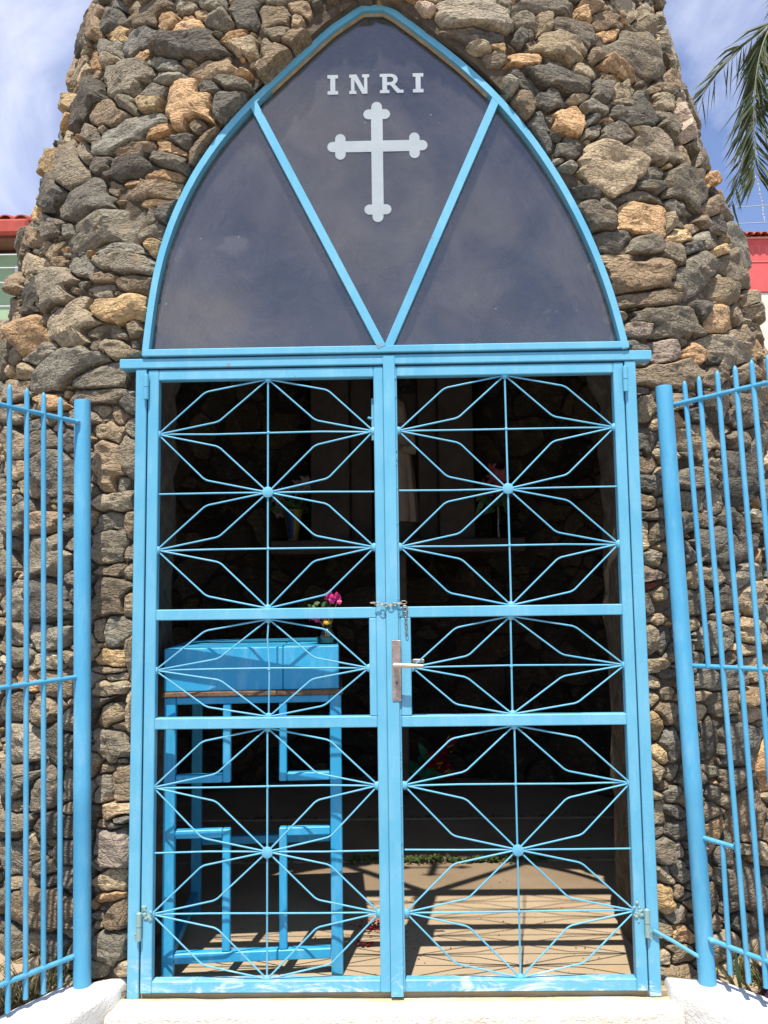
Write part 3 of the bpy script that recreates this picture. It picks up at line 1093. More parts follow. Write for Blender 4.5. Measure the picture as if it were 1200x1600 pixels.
1.152 0.106 15.7 -1.9 -4.9 -20.3 d
1.032 0.124 32.0 -3.2 -8.8 -39.5 b
1.245 0.100 20.9 -2.9 -9.5 -37.7 d
""".split('\n')


class Rocks:
    def __init__(self, surf, inward=False, seed=5):
        self.surf, self.inward = surf, inward
        self.r = np.random.default_rng(seed)
        self.c, self.G, self.size, self.key, self.P = [], [], [], [], []

    def add(self, c, G, key, P):
        self.c.append(c); self.G.append(G); self.key.append(key); self.P.append(P)
        self.size.append(1 / sqrt(abs(np.linalg.det(G)) + 1e-9))

    def fill(self, u0, u1, z0, z1, radii, counts, keys, shape=(1.3, 2.6)):
        """dart throwing of smaller and smaller stones into what is still free"""
        r = self.r
        for rad, cnt in zip(radii, counts):
            for _ in range(cnt):
                p = np.array([r.uniform(u0, u1), r.uniform(z0, z1)])
                w = self.surf(p[0], p[1])
                if in_opening(w, rad * .55):
                    continue
                if self.c:
                    C = self.Carr[:self.k]; D = p - C
                    near = np.abs(D).max(1) < .75
                    if near.any():
                        Dn = D[near]; Gn = self.Garr[:self.k][near]
                        q = np.einsum('nij,nj->ni', Gn, Dn)
                        g = np.linalg.norm(q, axis=1) + 1e-9
                        gr = np.linalg.norm(np.einsum('nji,nj->ni', Gn, q / g[:, None]), axis=1)
                        if ((g - 1) / gr).min() < rad * .62:
                            continue
                ar = r.uniform(*shape)
                t = r.normal(0, .22)
                R = np.array([[cos(t), sin(t)], [-sin(t), cos(t)]])
                G = np.diag([1 / (rad * sqrt(ar)), sqrt(ar) / rad]) @ R
                self._push(p, G, keys[r.integers(len(keys))], None)

    def _push(self, c, G, key, P):
        self.add(c, G, key, P)
        self.Carr[self.k] = c; self.Garr[self.k] = G; self.k += 1

    def begin(self, n=6000):
        self.Carr = np.zeros((n, 2)); self.Garr = np.zeros((n, 2, 2)); self.k = 0

    def meshes(self, n=36, fr=(.2, .38, .54, .68, .79, .88, .95, 1.0), cap=1.42, gap=.003, relief=1.0, small=.05):
        r = self.r
        N = self.k
        C = self.Carr[:N]; G = self.Garr[:N]
        K = 5
        # each stone's gauge is a random convex polygon, so outlines are angular
        ang = np.sort((np.arange(K)[None] + r.uniform(-.42, .42, (N, K))) * 2 * pi / K + r.uniform(0, 7, (N, 1)), 1)
        nv = np.stack([np.cos(ang), np.sin(ang)], -1)
        nv = nv / r.uniform(.72, 1.18, (N, K))[..., None]
        A = np.einsum('nkj,nji->nki', nv, G)           # g(p) = max_k A_k . (p-c)
        th = np.arange(n) * 2 * pi / n
        out = []
        ts = np.linspace(.34, cap, 26)
        EX = np.array([np.linalg.norm(np.linalg.inv(g_), 2) for g_ in G]) * 1.25
        for i in range(N):
            Gi = np.linalg.inv(G[i])
            dirs = np.stack([np.cos(th), np.sin(th)], 1) @ Gi.T      # directions evenly spread on the ellipse
            gam = np.max(dirs @ A[i].T, axis=1)
            pts = C[i] + dirs[:, None] * (ts[None, :, None] / gam[:, None, None])   # n,T,2
            ext = np.abs(dirs).max() * 1.4 + .02
            near = np.where(np.linalg.norm(C - C[i], axis=1) < ext + EX)[0]
            near = near[near != i]
            lim = np.full(n, len(ts) - 1)
            w = self.surf(pts[..., 0], pts[..., 1])
            bad = in_opening(w, -.012) | (pts[..., 1] < -.06)
            if len(near):
                D = pts[:, :, None] - C[near]                     # n,T,m,2
                g = np.einsum('ntmj,mkj->ntmk', D, A[near]).max(-1)
                bad |= g.min(-1) < ts[None]
            bad[:, 0] = False
            first = np.where(bad.any(1), bad.argmax(1) - 1, len(ts) - 1)
            rad = ts[np.maximum(first, 0)] / gam
            out.append((dirs, rad))
        res = []
        n_full, fr_full = n, fr
        for i in range(N):
            n, fr = n_full, fr_full
            dirs, rad = out[i]
            if in_opening(self.surf(C[i][0], C[i][1]), 0):
                continue
            q = dirs * rad[:, None]
            L = np.linalg.norm(q, axis=1) + 1e-9
            q = q * np.maximum(.35, 1 - gap / L)[:, None]
            size = sqrt(abs(.5 * np.sum(q[:, 0] * np.roll(q[:, 1], -1) - np.roll(q[:, 0], -1) * q[:, 1])))
            if size < .009:
                continue
            lod = 0
            if size < small:
                q = q[::2]; n = n // 2; fr = (.4, .7, .9, 1.0); lod = 1
            P = self.P[i] if self.P[i] is not None else r.uniform(.008, .042) + .125 * size
            P *= relief
            # height field: lowest of a few tilted planes + noise
            F = [1.0]
            Q = [q * f for f in fr]
            Q = np.concatenate([np.zeros((1, 2))] + Q)
            s = np.concatenate([[0.0]] + [np.full(n, f) for f in fr])
            h = np.full(len(Q), 1e9)
            for k in range(3):                                   # broad broken faces
                d = r.uniform(0, 2 * pi)
                sl = abs(r.normal(0, .20 + .10 * k))
                h = np.minimum(h, P * r.uniform(.9, 1.1) + sl * (Q[:, 0] * cos(d) + Q[:, 1] * sin(d)) + sl * .30 * size * k)
            d0 = r.uniform(0, 2 * pi)
            nf = r.integers(5, 9)
            for k in range(nf):                                  # chipped edges
                d = d0 + 2 * pi * (k + r.uniform(-.35, .35)) / nf
                pr = Q[:, 0] * cos(d) + Q[:, 1] * sin(d)
                sl = r.uniform(.5, 3.0)
                h = np.minimum(h, P * r.uniform(.30, .85) + sl * (pr.max() - pr))
            h -= P * .22 * s ** 14
            sd = 100 * i
            n3 = np.concatenate([Q, np.full((len(Q), 1), i * 1.37)], 1)
            rg = 1 - 2 * np.abs(fbm(n3 * np.array([1, 2.2, 1]) / (size * .7), 2, 31))
            h += .035 * size * rg + (.035 * size) * fbm(n3 * np.array([1, 1.7, 1]) / (size * .45), 3, 3) + .0028 * vnoise(n3 * 60, 8)
            h = np.maximum(h, .004)
            Uz = C[i] + Q * (1 + .035 * vnoise(n3 / (size * .30), 17))[:, None]
            # skirt running back into the wall
            sk = C[i] + q * .93
            U_all = np.concatenate([Uz, sk])
            h_all = np.concatenate([h, np.full(n, -.05)])
            B = self.surf(U_all[:, 0], U_all[:, 1])
            e = 1e-3
            du = self.surf(C[i][0] + e, C[i][1]) - self.surf(C[i][0] - e, C[i][1])
            dz = self.surf(C[i][0], C[i][1] + e) - self.surf(C[i][0], C[i][1] - e)
            nn = np.cross(du, dz)
            nn /= np.linalg.norm(nn)
            if self.inward: nn = -nn
            V = B + nn * h_all[:, None]
            col = np.array(PAL[self.key[i]]) * np.exp(r.normal(0, .17)) * (1 + r.normal(0, .05) * np.array([1, .35, -.3]))
            res.append((V, np.tile(col, (len(V), 1)), size, C[i], lod))
        topo = []
        for n, R in ((n_full, len(fr_full) + 1), (n_full // 2, 5)):
            i = np.arange(n); j = (i + 1) % n
            tri = np.stack([np.zeros(n, int), 1 + i, 1 + j], 1)
            quad = np.concatenate([np.stack([1 + k * n + i, 1 + (k + 1) * n + i, 1 + (k + 1) * n + j, 1 + k * n + j], 1) for k in range(R - 1)])
            if self.inward:
                tri = tri[:, ::-1]; quad = quad[:, ::-1]
            topo.append((tri, quad))
        return res, topo


tower = empty('stone_tower', (X0, 1.7, 0), 'tapering tower of rough grey and tan fieldstones around the blue arched gate', 'tower')

rk = Rocks(S_out, False, 5)
rk.begin()
for ln in TRACED:
    v = ln.split()
    if len(v) == 7:
        u, z, g0, g1, g2, g3 = map(float, v[:6])
        rk._push(np.array([u, z]), np.array([[g0, g1], [g2, g3]]), v[6], None)
NT_ = rk.k
KEYS = 'gggdbbtttgdo'
rk.fill(-2.35, 2.35, -.03, 3.95, [.12, .09, .065, .048, .034, .024, .017, .012], [300, 500, 800, 1400, 2400, 3400, 4500, 3500], KEYS)
rk.fill(-3.6, 3.6, -.03, 4.55, [.14, .10, .07, .05], [700, 1200, 1600, 1500], KEYS)
res, topo = rk.meshes()
# the traced ones come first; the 300 largest in the picture are parts of their own
cand = [(r_[2] * cos(r_[3][0] / US), k) for k, r_ in enumerate(res) if abs(r_[3][0]) < 2.1 and -.05 < r_[3][1] < 3.6]
cand.sort(reverse=True)
own = set(k for _, k in cand[:300])
rest_V, rest_C, rest_T, rest_Q = [], [], [], []
off = 0
for k, (V, col, size, c, lod) in enumerate(res):
    tri, quad = topo[lod]
    if k in own:
        put('stone', np_mesh('stone', V, [tri, quad], col, True, 17), STONE, tower)
    else:
        rest_V.append(V); rest_C.append(col); rest_T.append(tri + off); rest_Q.append(quad + off)
        off += len(V)
o = put('small_stones', np_mesh('small_stones', np.concatenate(rest_V), [np.concatenate(rest_T), np.concatenate(rest_Q)], np.concatenate(rest_C), True, 17), STONE, tower)
tag(o, kind='stuff')

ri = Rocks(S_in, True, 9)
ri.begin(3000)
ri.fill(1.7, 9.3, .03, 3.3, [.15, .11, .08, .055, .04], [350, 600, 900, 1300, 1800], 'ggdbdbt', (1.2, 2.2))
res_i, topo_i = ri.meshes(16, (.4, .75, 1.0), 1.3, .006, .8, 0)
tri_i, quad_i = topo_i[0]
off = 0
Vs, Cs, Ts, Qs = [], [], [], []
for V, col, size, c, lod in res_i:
    Vs.append(V); Cs.append(col * .30); Ts.append(tri_i + off); Qs.append(quad_i + off); off += len(V)  # stone palette scaled down: the dim interior is painted into the colour
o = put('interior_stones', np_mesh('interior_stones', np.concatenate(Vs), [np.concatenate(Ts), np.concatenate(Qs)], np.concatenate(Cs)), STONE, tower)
tag(o, kind='stuff')


def shell():
    zs = np.concatenate([np.arange(-.36, 1.9, .075), np.arange(1.9, 3.24, .03), np.arange(3.24, 4.61, .08)])
    NC = 150
    outer, inner = [], []
    for z in zs:
        for arr, surf in ((outer, S_out), (inner, S_in)):
            o_ = 0 if arr is outer else -TH
            a = np.interp(z, ZA, AA) + o_
            if z < 3.215:
                pr = math.asin((np.interp(z, OZ_R, OX_R) - X0) / a)
                pl = math.asin((np.interp(z, OZ_L, OX_L) - X0) / a)
            else:
                pr = pl = 0.0
            t = np.linspace(0, 1, NC)
            t = t + .28 * np.sin(2 * pi * t) / (2 * pi) * -1
            ph = pr + (2 * pi + pl - pr) * t
            P = surf(ph * US, np.full(NC, z))
            d = fbm(P * 14, 3, 40) * .012 + (.004 if arr is outer else 0)
            d[0] = d[-1] = 0
            c = np.array([X0, np.interp(z, [2, 3.6, 4.6], [1.70, 1.50, 1.40]), z])
            n_ = (P - c); n_ /= np.linalg.norm(n_, axis=1)[:, None]
            P = P + n_ * d[:, None]
            arr.append(P)
    outer = np.array(outer); inner = np.array(inner)
    R = len(zs)

    def grid(A, flip):
        V = A.reshape(-1, 3)
        i, j = np.meshgrid(np.arange(R - 1), np.arange(NC - 1), indexing='ij')
        a = (i * NC + j).ravel()
        F = np.stack([a, a + 1, a + NC + 1, a + NC], 1)
        return V, (F[:, ::-1] if flip else F)

    V, F = grid(outer, False)
    put('mortar_core', np_mesh('mortar_core', V, [F]), MORTAR, tower)
    V, F = grid(inner, True)
    put('inner_wall', np_mesh('inner_wall', V, [F]), SHADE_MORTAR, tower)
    k = int(np.sum(zs < 3.215))
    for side in (0, -1):
        A = outer[:k + 1, side]; B = inner[:k + 1, side]
        nt = 12
        G_ = np.stack([A + (B - A) * t for t in np.linspace(0, 1, nt)], 1)
        d = (fbm(G_ * 12, 3, 77) * .016)
        G_[..., 0] += (d - .004) * (1 if side == 0 else -1)
        G_[:, 0] = A
        V = G_.reshape(-1, 3)
        i, j = np.meshgrid(np.arange(k), np.arange(nt - 1), indexing='ij')
        a = (i * nt + j).ravel()
        F = np.stack([a, a + 1, a + nt + 1, a + nt], 1)
        put('reveal', np_mesh('reveal', V, [F if side == 0 else F[:, ::-1]]), MORTAR, tower)
    cap = MB()
    ring = [tuple(p) for p in outer[-1][:-1]]
    top = (X0, 1.40, 4.95)
    cap.add(ring + [top], [(i, (i + 1) % len(ring), len(ring)) for i in range(len(ring))])
    cap.build('cap', MORTAR, tower)


shell()

# ------------------------------------------------------------------ arched window over the gate
win = empty('arched_window', (0, 0, 2.0), 'pointed arch window with blue frame, dark glass, white cross and lettering above the gate', 'window')
ARCH = [(-.796, 2.022), (-.788, 2.144), (-.768, 2.281), (-.756, 2.34), (-.715, 2.478), (-.657, 2.632), (-.577, 2.742), (-.46, 2.868), (-.423, 2.897), (-.3, 3.02), (-.169, 3.136), (-.068, 3.205), (.012, 3.207), (.055, 3.183), (.205, 3.062), (.296, 2.994), (.43, 2.859), (.503, 2.738), (.572, 2.625), (.624, 2.531), (.671, 2.427), (.715, 2.311), (.752, 2.202), (.776, 2.1), (.792, 2.002)]


def smooth_arch(P):
    P = [Vector(p) for p in P]
    for _ in range(3):
        P = [p if (i in (0, len(P) - 1) or 10 <= i <= 13) else (P[i - 1] + p * 2 + P[i + 1]) / 4 for i, p in enumerate(P)]
    out = []
    for i in range(len(P) - 1):
        a, b, c, d = P[max(0, i - 1)], P[i], P[i + 1], P[min(len(P) - 1, i + 2)]
        sharp = 10 <= i <= 12
        for t in ((0,) if sharp else (0, .33, .66)):
            out.append(tuple(.5 * (2 * b + (c - a) * t + (2 * a - 5 * b + 4 * c - d) * t * t + (3 * b - a - 3 * c + d) * t ** 3)))
    out.append(tuple(P[-1]))
    return out


ARCH = smooth_arch(ARCH)


def inset(path, d):
    o_ = []
    for i, p in enumerate(path):
        a = Vector(path[max(0, i - 1)]); b = Vector(path[min(len(path) - 1, i + 1)])
        t = (b - a).normalized()
        n_ = Vector((t.y, -t.x))
        o_.append((p[0] + n_.x * d, p[1] + n_.y * d))
    return o_


IN_ = inset(ARCH, .0215)
af = MB()
vs = []
for (x, z), (xi, zi) in zip(ARCH, IN_):
    vs += [(x, -.012, z), (xi, -.012, zi), (xi, .026, zi), (x, .026, z)]
fs = []
for i in range(len(ARCH) - 1):
    for k in range(4):
        fs.append((i * 4 + k, i * 4 + (k + 1) % 4, i * 4 + 4 + (k + 1) % 4, i * 4 + 4 + k))
fs += [(0, 1, 2, 3), tuple(len(vs) - 4 + k for k in range(4))]
af.add(vs, fs)
af.build('arch_frame', PAINT, win)
# putty bead inside the frame, tan where paint never reached
TOPA = [p for p in ARCH if abs(p[0] + .02) < .40]
IN2 = inset(TOPA, .0275)
pb = MB()
vs, fs = [], []
for (x, z), (xi, zi) in zip(inset(TOPA, .0213), IN2):
    vs += [(x, .004, z), (xi, .012, zi), (x, .020, z)]
for i in range(len(TOPA) - 1):
    fs += [(i * 3, i * 3 + 1, i * 3 + 4, i * 3 + 3), (i * 3 + 1, i * 3 + 2, i * 3 + 5, i * 3 + 4)]
pb.add(vs, fs)
pb.build('putty_bead', mat_simple('putty', (.36, .25, .13), .8, .25, 25, .3), win)
bb = MB()
bb.box((-.797, -.0125, 2.0), (.793, .0262, 2.0235))
bb.build('bottom_bar', PAINT, win)
for x0, x1, z1 in ((-.010, -.434, 2.866), (.010, .384, 2.864)):
    m_ = MB()
    d = Vector((x1 - x0, z1 - 2.02)).normalized()
    n_ = Vector((d.y, -d.x)) * .0135
    m_.prism([(x0 - n_.x, 2.018 - n_.y), (x0 + n_.x, 2.018 + n_.y), (x1 + n_.x, z1 + n_.y), (x1 - n_.x, z1 - n_.y)], -.0135 if x1 < 0 else -.0115, .0235)
    m_.build('mullion', PAINT, win)
# three panes
li = [p for p in IN_ if p[0] < -.43 and p[1] < 2.9]
ri_ = [p for p in IN_ if p[0] > .384 and p[1] < 2.88]
mi_ = [p for p in IN_ if -.40 < p[0] < .36 and p[1] > 2.8]
for outline in ([(-.78, 2.0236), (-.02, 2.0236), (-.432, 2.856)] + li[::-1],
                [(-.011, 2.03), (.011, 2.03), (.374, 2.84), ] + mi_[::-1] + [(-.42, 2.85)],
                [(.02, 2.0236), (.775, 2.0236)] + ri_[::-1] + [(.384, 2.85)]):
    g_ = MB()
    g_.prism(outline, .018, .022)
    g_.build('glass_pane', GLASS, win)
# lettering and cross, pale film on the face of the glass
YF, YB = .0172, .0178


def letter(polys):
    m_ = MB()
    for k, pl in enumerate(polys):
        m_.prism(pl, YF - .0001 * k, YB)
    return m_.build('letter', FROST, win)


def rect(x0, z0, x1, z1):
    return [(x0, z0), (x1, z0), (x1, z1), (x0, z1)]


def I_(x0, x1, zb, zt):
    w = x1 - x0; s = .0125; c = (x0 + x1) / 2; h = .0085
    return [[(x0, zb), (x1, zb), (x1, zb + s), (c + h, zb + s), (c + h, zt - s), (x1, zt - s), (x1, zt), (x0, zt), (x0, zt - s), (c - h, zt - s), (c - h, zb + s), (x0, zb + s)]]


letter(I_(-.184, -.148, 2.906, 2.976))
z0, z1 = 2.9065, 2.976
letter([rect(-.110, z0, -.086, z0 + .011), rect(-.110, z1 - .011, -.090, z1), rect(-.104, z0, -.0925, z1),
        [(-.1035, z1), (-.0855, z1), (-.050, z0), (-.066, z0)],
        rect(-.066, z1 - .011, -.042, z1), rect(-.0595, z0, -.0485, z1)])
arc = [(.030 + .025 * cos(a), 2.9555 + .0205 * sin(a)) for a in np.linspace(-pi / 2, pi / 2, 9)]
arci = [(.029 + .0115 * cos(a), 2.9555 + .0095 * sin(a)) for a in np.linspace(pi / 2, -pi / 2, 9)]
letter([rect(-.006, 2.907, .026, 2.918), rect(.0025, 2.907, .0185, 2.976), rect(-.006, 2.965, .020, 2.976),
        [(.012, 2.935)] + arc + [(.012, 2.976), (.012, 2.965)] + arci + [(.012, 2.946)],
        [(.026, 2.940), (.040, 2.943), (.062, 2.918), (.074, 2.918), (.074, 2.907), (.052, 2.907)]])
letter(I_(.106, .142, 2.907, 2.976))


def cross_end(L, h=.0195, b=.0455, t=.0175, nub=.0265):
    """one trefoil arm end along +t, half outline from stem out to tip (t, w)"""
    c = L - nub - t
    pts = [(c - t, h), (c - t, b - t)]
    pts += [(c + t * -cos(a), b - t + t * sin(a)) for a in np.linspace(.3, pi - .3, 6)]
    pts += [(c + t, b - t), (c + t, h * .93)]
    pts += [(L - h * .93 + h * .93 * sin(a), h * .93 * cos(a)) for a in np.linspace(.05, pi / 2, 6)]
    return pts


def arm(L):
    p = cross_end(L)
    return p + [(t_, -w_) for t_, w_ in p[::-1][1:]]


CX, CZ = -.018, 2.7195
loop = []
for ang_, L in ((0, .170), (90, .157), (180, .168), (270, .266)):
    a = radians(ang_)
    seg = arm(L)[::-1]       # from -w side to +w side (counter-clockwise)
    loop += [(CX + t_ * cos(a) - w_ * sin(a), CZ + t_ * sin(a) + w_ * cos(a)) for t_, w_ in seg]
    a2 = a + pi / 4
    loop.append((CX + .0195 * sqrt(2) * cos(a2), CZ + .0195 * sqrt(2) * sin(a2)))
ce = MB()
ce.prism(loop, YF, YB)
ce.build('cross_emblem', FROST, win)

# ------------------------------------------------------------------ double gate
gate = empty('double_gate', (0, 0, 0), 'double blue metal gate with welded flower pattern of bent bars, chained shut under the arch', 'gate')
for x0, x1 in ((-.819, -.783), (.778, .814)):
    j_ = MB()
    j_.box((x0, 0, -.012), (x1, .045, 1.9612))
    j_.build('jamb', PAINT, gate)
l_ = MB()
l_.box((-.872, -.004, 1.9625), (.867, .05, 1.9945))
l_.build('lintel', PAINT, gate)


def petal_lines(a, b):
    (x0, z0), (x1, z1) = a, b          # a: side node, b: centre node
    dx, dz = x1 - x0, z1 - z0
    j = random.uniform(-.012, .012)
    return ([a, (x0 + dx * (.44 + j), z0 + dz * .78), b], [a, (x0 + dx * (.56 + j), z0 + dz * .22), b])


def bent(pts, y, k=.010):
    """polyline in the gate plane with slightly rounded bends"""
    P = [Vector((x, y, z)) for x, z in pts]
    out = [P[0]]
    for i in range(1, len(P) - 1):
        u = (P[i - 1] - P[i]).normalized(); w = (P[i + 1] - P[i]).normalized()
        out += [P[i] + u * k, P[i] + (u + w) * k * .35, P[i] + w * k]
    out.append(P[-1])
    return out


def leaf_gate(side):
    s = side
    if s < 0:
        xo, xi, xm = -.7785, -.7435, -.0395      # hinge stile outer/inner, meeting stile inner edge
        xe = -.0075
        lock = -.0625
        T = [(-.386, -.747, -.042), (-.384, -.747, -.065), (-.388, -.749, -.040)]
    else:
        xo, xi, xm = .7745, .741, .0365
        xe = -.0055
        lock = .0695
        T = [(.390, .741, .039), (.388, .745, .072), (.391, .747, .040)]
    lf = MB()
    a, b = min(xo, xi), max(xo, xi)
    lf.box((a, .002, .004), (b, .037, 1.957))
    a, b = min(xe, xm), max(xe, xm)
    lf.box((a, .002, .004), (b, .037, 1.957))
    h0, h1 = min(xi, xm), max(xi, xm)
    lf.box((h0, .0025, 1.923), (h1, .0365, 1.9565))
    lf.box((h0, .0025, .0045), (h1, .0365, .040))
    leaf = lf.build('gate_leaf', PAINT, gate)
    for z0_, z1_ in ((1.1405, 1.1745), (.799, .8335)):
        c_ = MB(); c_.box((h0, .0015, z0_), (h1, .036, z1_)); c_.build('cross_bar', PAINT, leaf)
    lb = MB()
    a, b = min(xm, lock), max(xm, lock)
    lb.box((a, .0012, .834), (b, .036, 1.140)); lb.build('lock_box', PAINT, leaf)
    Y = .0145
    blobs = []
    specs = [('big', 1.1745, 1.923, T[0]), ('mid', .8335, 1.1405, T[1]), ('big', .040, .799, T[2])]
    for kind, zb, zt, (xc, xs, xmid) in specs:
        H = zt - zb
        j = lambda k=.003: random.uniform(-k, k)
        C_T, C_B = (xc, zt), (xc + j(), zb)
        v_ = MB()
        if kind == 'mid' and s < 0:
            v_.tube([(xc, Y - .001, zt), (xc - .004, Y - .001, zt - .06), (xc + .002, Y - .001, zb + .16), (xc, Y - .001, zb)], .0028)
        else:
            v_.tube([(xc, Y - .001, zt), (C_B[0], Y - .001, zb)], .0031)
        v_.build('upright_rod', PAINT, leaf, True)
        if kind == 'big':
            zs_ = [zb + H * .762, zb + H * .5, zb + H * .256]
            hub = (xc, zs_[1])
            hb = MB()
            hb.lathe((0, 0, 0), [(.0165, 0), (.0178, .001), (.0178, .005), (.016, .006)], 24)
            hb.v = [(hub[0] + x, Y - .004 - z, hub[1] + y) for x, y, z in hb.v]
            hb.build('hub', PAINT, leaf, True, 30)
            for k, z in enumerate(zs_):
                rd = MB()
                xa, xb = (xs, xmid)
                wob = random.uniform(-.003, .003)
                rd.tube([(xa, Y + .002, z + j()), ((xa + xc) / 2, Y + .002, z + wob), (xc, Y + .002, z), ((xb + xc) / 2, Y + .002, z - wob * .8), (xb, Y + .002, z + j())], .0029)
                rd.build('cross_rod', PAINT, leaf, True, 60)
            nodes = [(xs, zs_[0]), (xs, zs_[2])], [(xmid, zs_[0]), (xmid, zs_[2])]
            cs = [C_T, hub, C_B]
            for (nu, nl) in nodes:
                for a_, b_ in ((nu, C_T), (nu, hub), (nl, hub), (nl, C_B)):
                    pm = MB()
                    for q_ in petal_lines(a_, b_):
                        pm.tube(bent([(x, z) for x, z in q_], Y), .0028)
                    pm.build('petal', PAINT, leaf, True, 60)
                blobs += [nu, nl]
            blobs += [C_T, C_B, (xc, zs_[0]), (xc, zs_[2])]
        else:
            z = zb + H * .485
            rd = MB()
            rd.tube([(xs, Y + .002, z), ((xs + xc) / 2, Y + .002, z + .002), (xc, Y + .002, z + .003), (xmid, Y + .002, z)], .0027)
            rd.build('cross_rod', PAINT, leaf, True, 60)
            for nx in (xs, xmid):
                for b_ in (C_T, C_B):
                    pm = MB()
                    for q_ in petal_lines((nx, z), b_):
                        pm.tube(bent([(x, zz) for x, zz in q_], Y), .0027)
                    pm.build('petal', PAINT, leaf, True, 60)
                blobs.append((nx, z))
            blobs += [C_T, C_B, (xc, z)]
    wd = MB()
    for x, z in blobs:
        small = abs(x - T[0][0]) < .02 and not any(abs(z - e) < .02 for e in (1.923, 1.1745, 1.1405, .8335, .799, .04))
        r_ = .0055 if small else .0125
        wd.sphere((x + random.uniform(-.002, .002), Y - .003, z), r_, 10, 0, (1, .55, 1.1))
    tag(wd.build('weld_bead', PAINT, leaf, True, 80), kind='stuff')
    if s > 0:
        st = MB()
        st.box((-.0075, -.0065, -.006), (.0305, .0005, 1.992), bev=.0015)
        st.build('cover_strip', PAINT, leaf)
        seam = MB()
        for k in range(26):
            z = random.uniform(.02, 1.94)
            seam.sphere((.0315, .0008, z), random.uniform(.0018, .0035), 8, 0, (1, .7, random.uniform(1, 3.5)))
        tag(seam.build('weld_seam', PAINT, leaf, True, 80), kind='stuff')
        lp = MB()
        lp.box((.009, -.0095, .881), (.037, -.0068, 1.069), bev=.001)
        for z in (.889, 1.061):
            lp.lathe((0, 0, 0), [(.004, 0), (.004, .0012), (.001, .002)], 10)
            n0 = len(lp.v) - 30
            lp.v[n0:] = [(.0245 + x, -.0095 - z_, z + y) for x, y, z_ in lp.v[n0:]]
        lp.build('lock_plate', STEEL, leaf)
        hd = MB()
        hd.tube([(.021, -.009, .993), (.021, -.045, .993)], .0075, 12)
        hd.tube([(.014, -.048, .995), (.045, -.050, .9945), (.105, -.049, .9915)], [.0075, .0078, .006], 12)
        hd.build('handle', mat_simple('handle_metal', (.62, .50, .38), .35, .15, 30, .1, metal=.8), leaf, True, 60)
        ib = MB()
        ib.box((.112, .045, .992), (.060, .055, 1.006))
        ib.build('inner_handle', STEEL, leaf)
        kh = MB()
        kh.box((.0215, -.0098, .932), (.0255, -.0093, .941), bev=.0002)
        kh.build('keyhole', mat_simple('keyhole_black', (.01, .01, .01), .8, 0, 10, 0), leaf)
    else:
        bolt = MB()
        bolt.tube([(-.044, .045, 1.86), (-.044, .045, 1.72)], .005, 8)
        bolt.tube([(-.044, .045, 1.79), (-.060, .040, 1.795)], .0045, 8)
        bolt.build('bolt', PAINT, leaf, True)
    hx = -.7815 if s < 0 else .7765
    for z0_, z1_, mt in ((1.858, 1.938, PAINT), (.165, .245, HINGE)):
        hg = MB()
        zm = (z0_ + z1_) / 2
        hg.tube([(hx, -.008, z0_), (hx, -.008, zm - .001)], .0085, 12)
        hg.tube([(hx, -.008, zm + .001), (hx, -.008, z1_)], .0085, 12)
        hg.tube([(hx, -.008, z1_), (hx, -.008, z1_ + .004)], [.008, .003], 12)
        if mt is HINGE:
            d = .022 * (1 if s < 0 else -1)
            rr = random.Random(3 + s)
            for k in range(30):
                bx_, bz_ = (hx + d + rr.gauss(0, .007), zm + .030 + rr.gauss(0, .011)) if k % 5 else (hx - d * .5 + rr.gauss(0, .004), zm - .03 + rr.gauss(0, .01))
                hg.sphere((bx_, .0005, bz_), rr.uniform(.003, .0065), 8, 0, (1, .55, 1))
        hg.build('hinge', mt, leaf, True, 50)


leaf_gate(-1)
leaf_gate(1)

# chain round the meeting stiles
ch = empty('chain', (0, 0, 1.18), 'short steel chain looped round the gate posts where the leaves meet, end hanging down', 'chain')


def chain_link(c, d, roll_, L=.0105, r=.0045, t=.0015):
    d = Vector(d).normalized()
    ref = Vector((0, 0, 1)) if abs(d.z) < .8 else Vector((0, 1, 0))
    u = d.cross(ref).normalized()
    u = (Matrix.Rotation(roll_, 3, d) @ u)
    pts = []
    for k in range(13):
        a = 2 * pi * k / 12
        pts.append(Vector(c) + d * (L * cos(a)) * (1 if abs(cos(a)) > .5 else 1) + u * r * sin(a) * 1.15)
    m_ = MB()
    m_.tube(pts, t, 6, cap=False)
    return m_.build('link', ZINC, ch, True, 80)


path = [Vector((-.055, .02, 1.189))]
for k in range(8):
    f = k / 7
    chain_link((-.048 + .096 * f, -.0115 if 0 < k < 7 else .003, 1.188 - .007 * sin(pi * f)), (1, 0, .06 * (f - .5)), (k % 2) * 1.4 + .3)
ring = MB()
ring.tube([(.052 + .007 * cos(a), -.004, 1.168 + .010 * sin(a)) for a in np.linspace(0, 2 * pi, 15)], .0028, 8, cap=False)
ring.build('link', ZINC, ch, True, 80)
for k in range(5):
    chain_link((.054 + .0006 * k, -.004, 1.151 - .0155 * k), (.04, 0, -1), (k % 2) * 1.45 + .2, .0095, .0036, .0013)

# ------------------------------------------------------------------ fences
def round_tip(m_, p0, p1, r):
    a, b = Vector(p0), Vector(p1)
    d = (b - a).normalized()
    m_.tube([a, b - d * .018, b - d * .006, b], [r, r, r * .75, r * .18], 10)


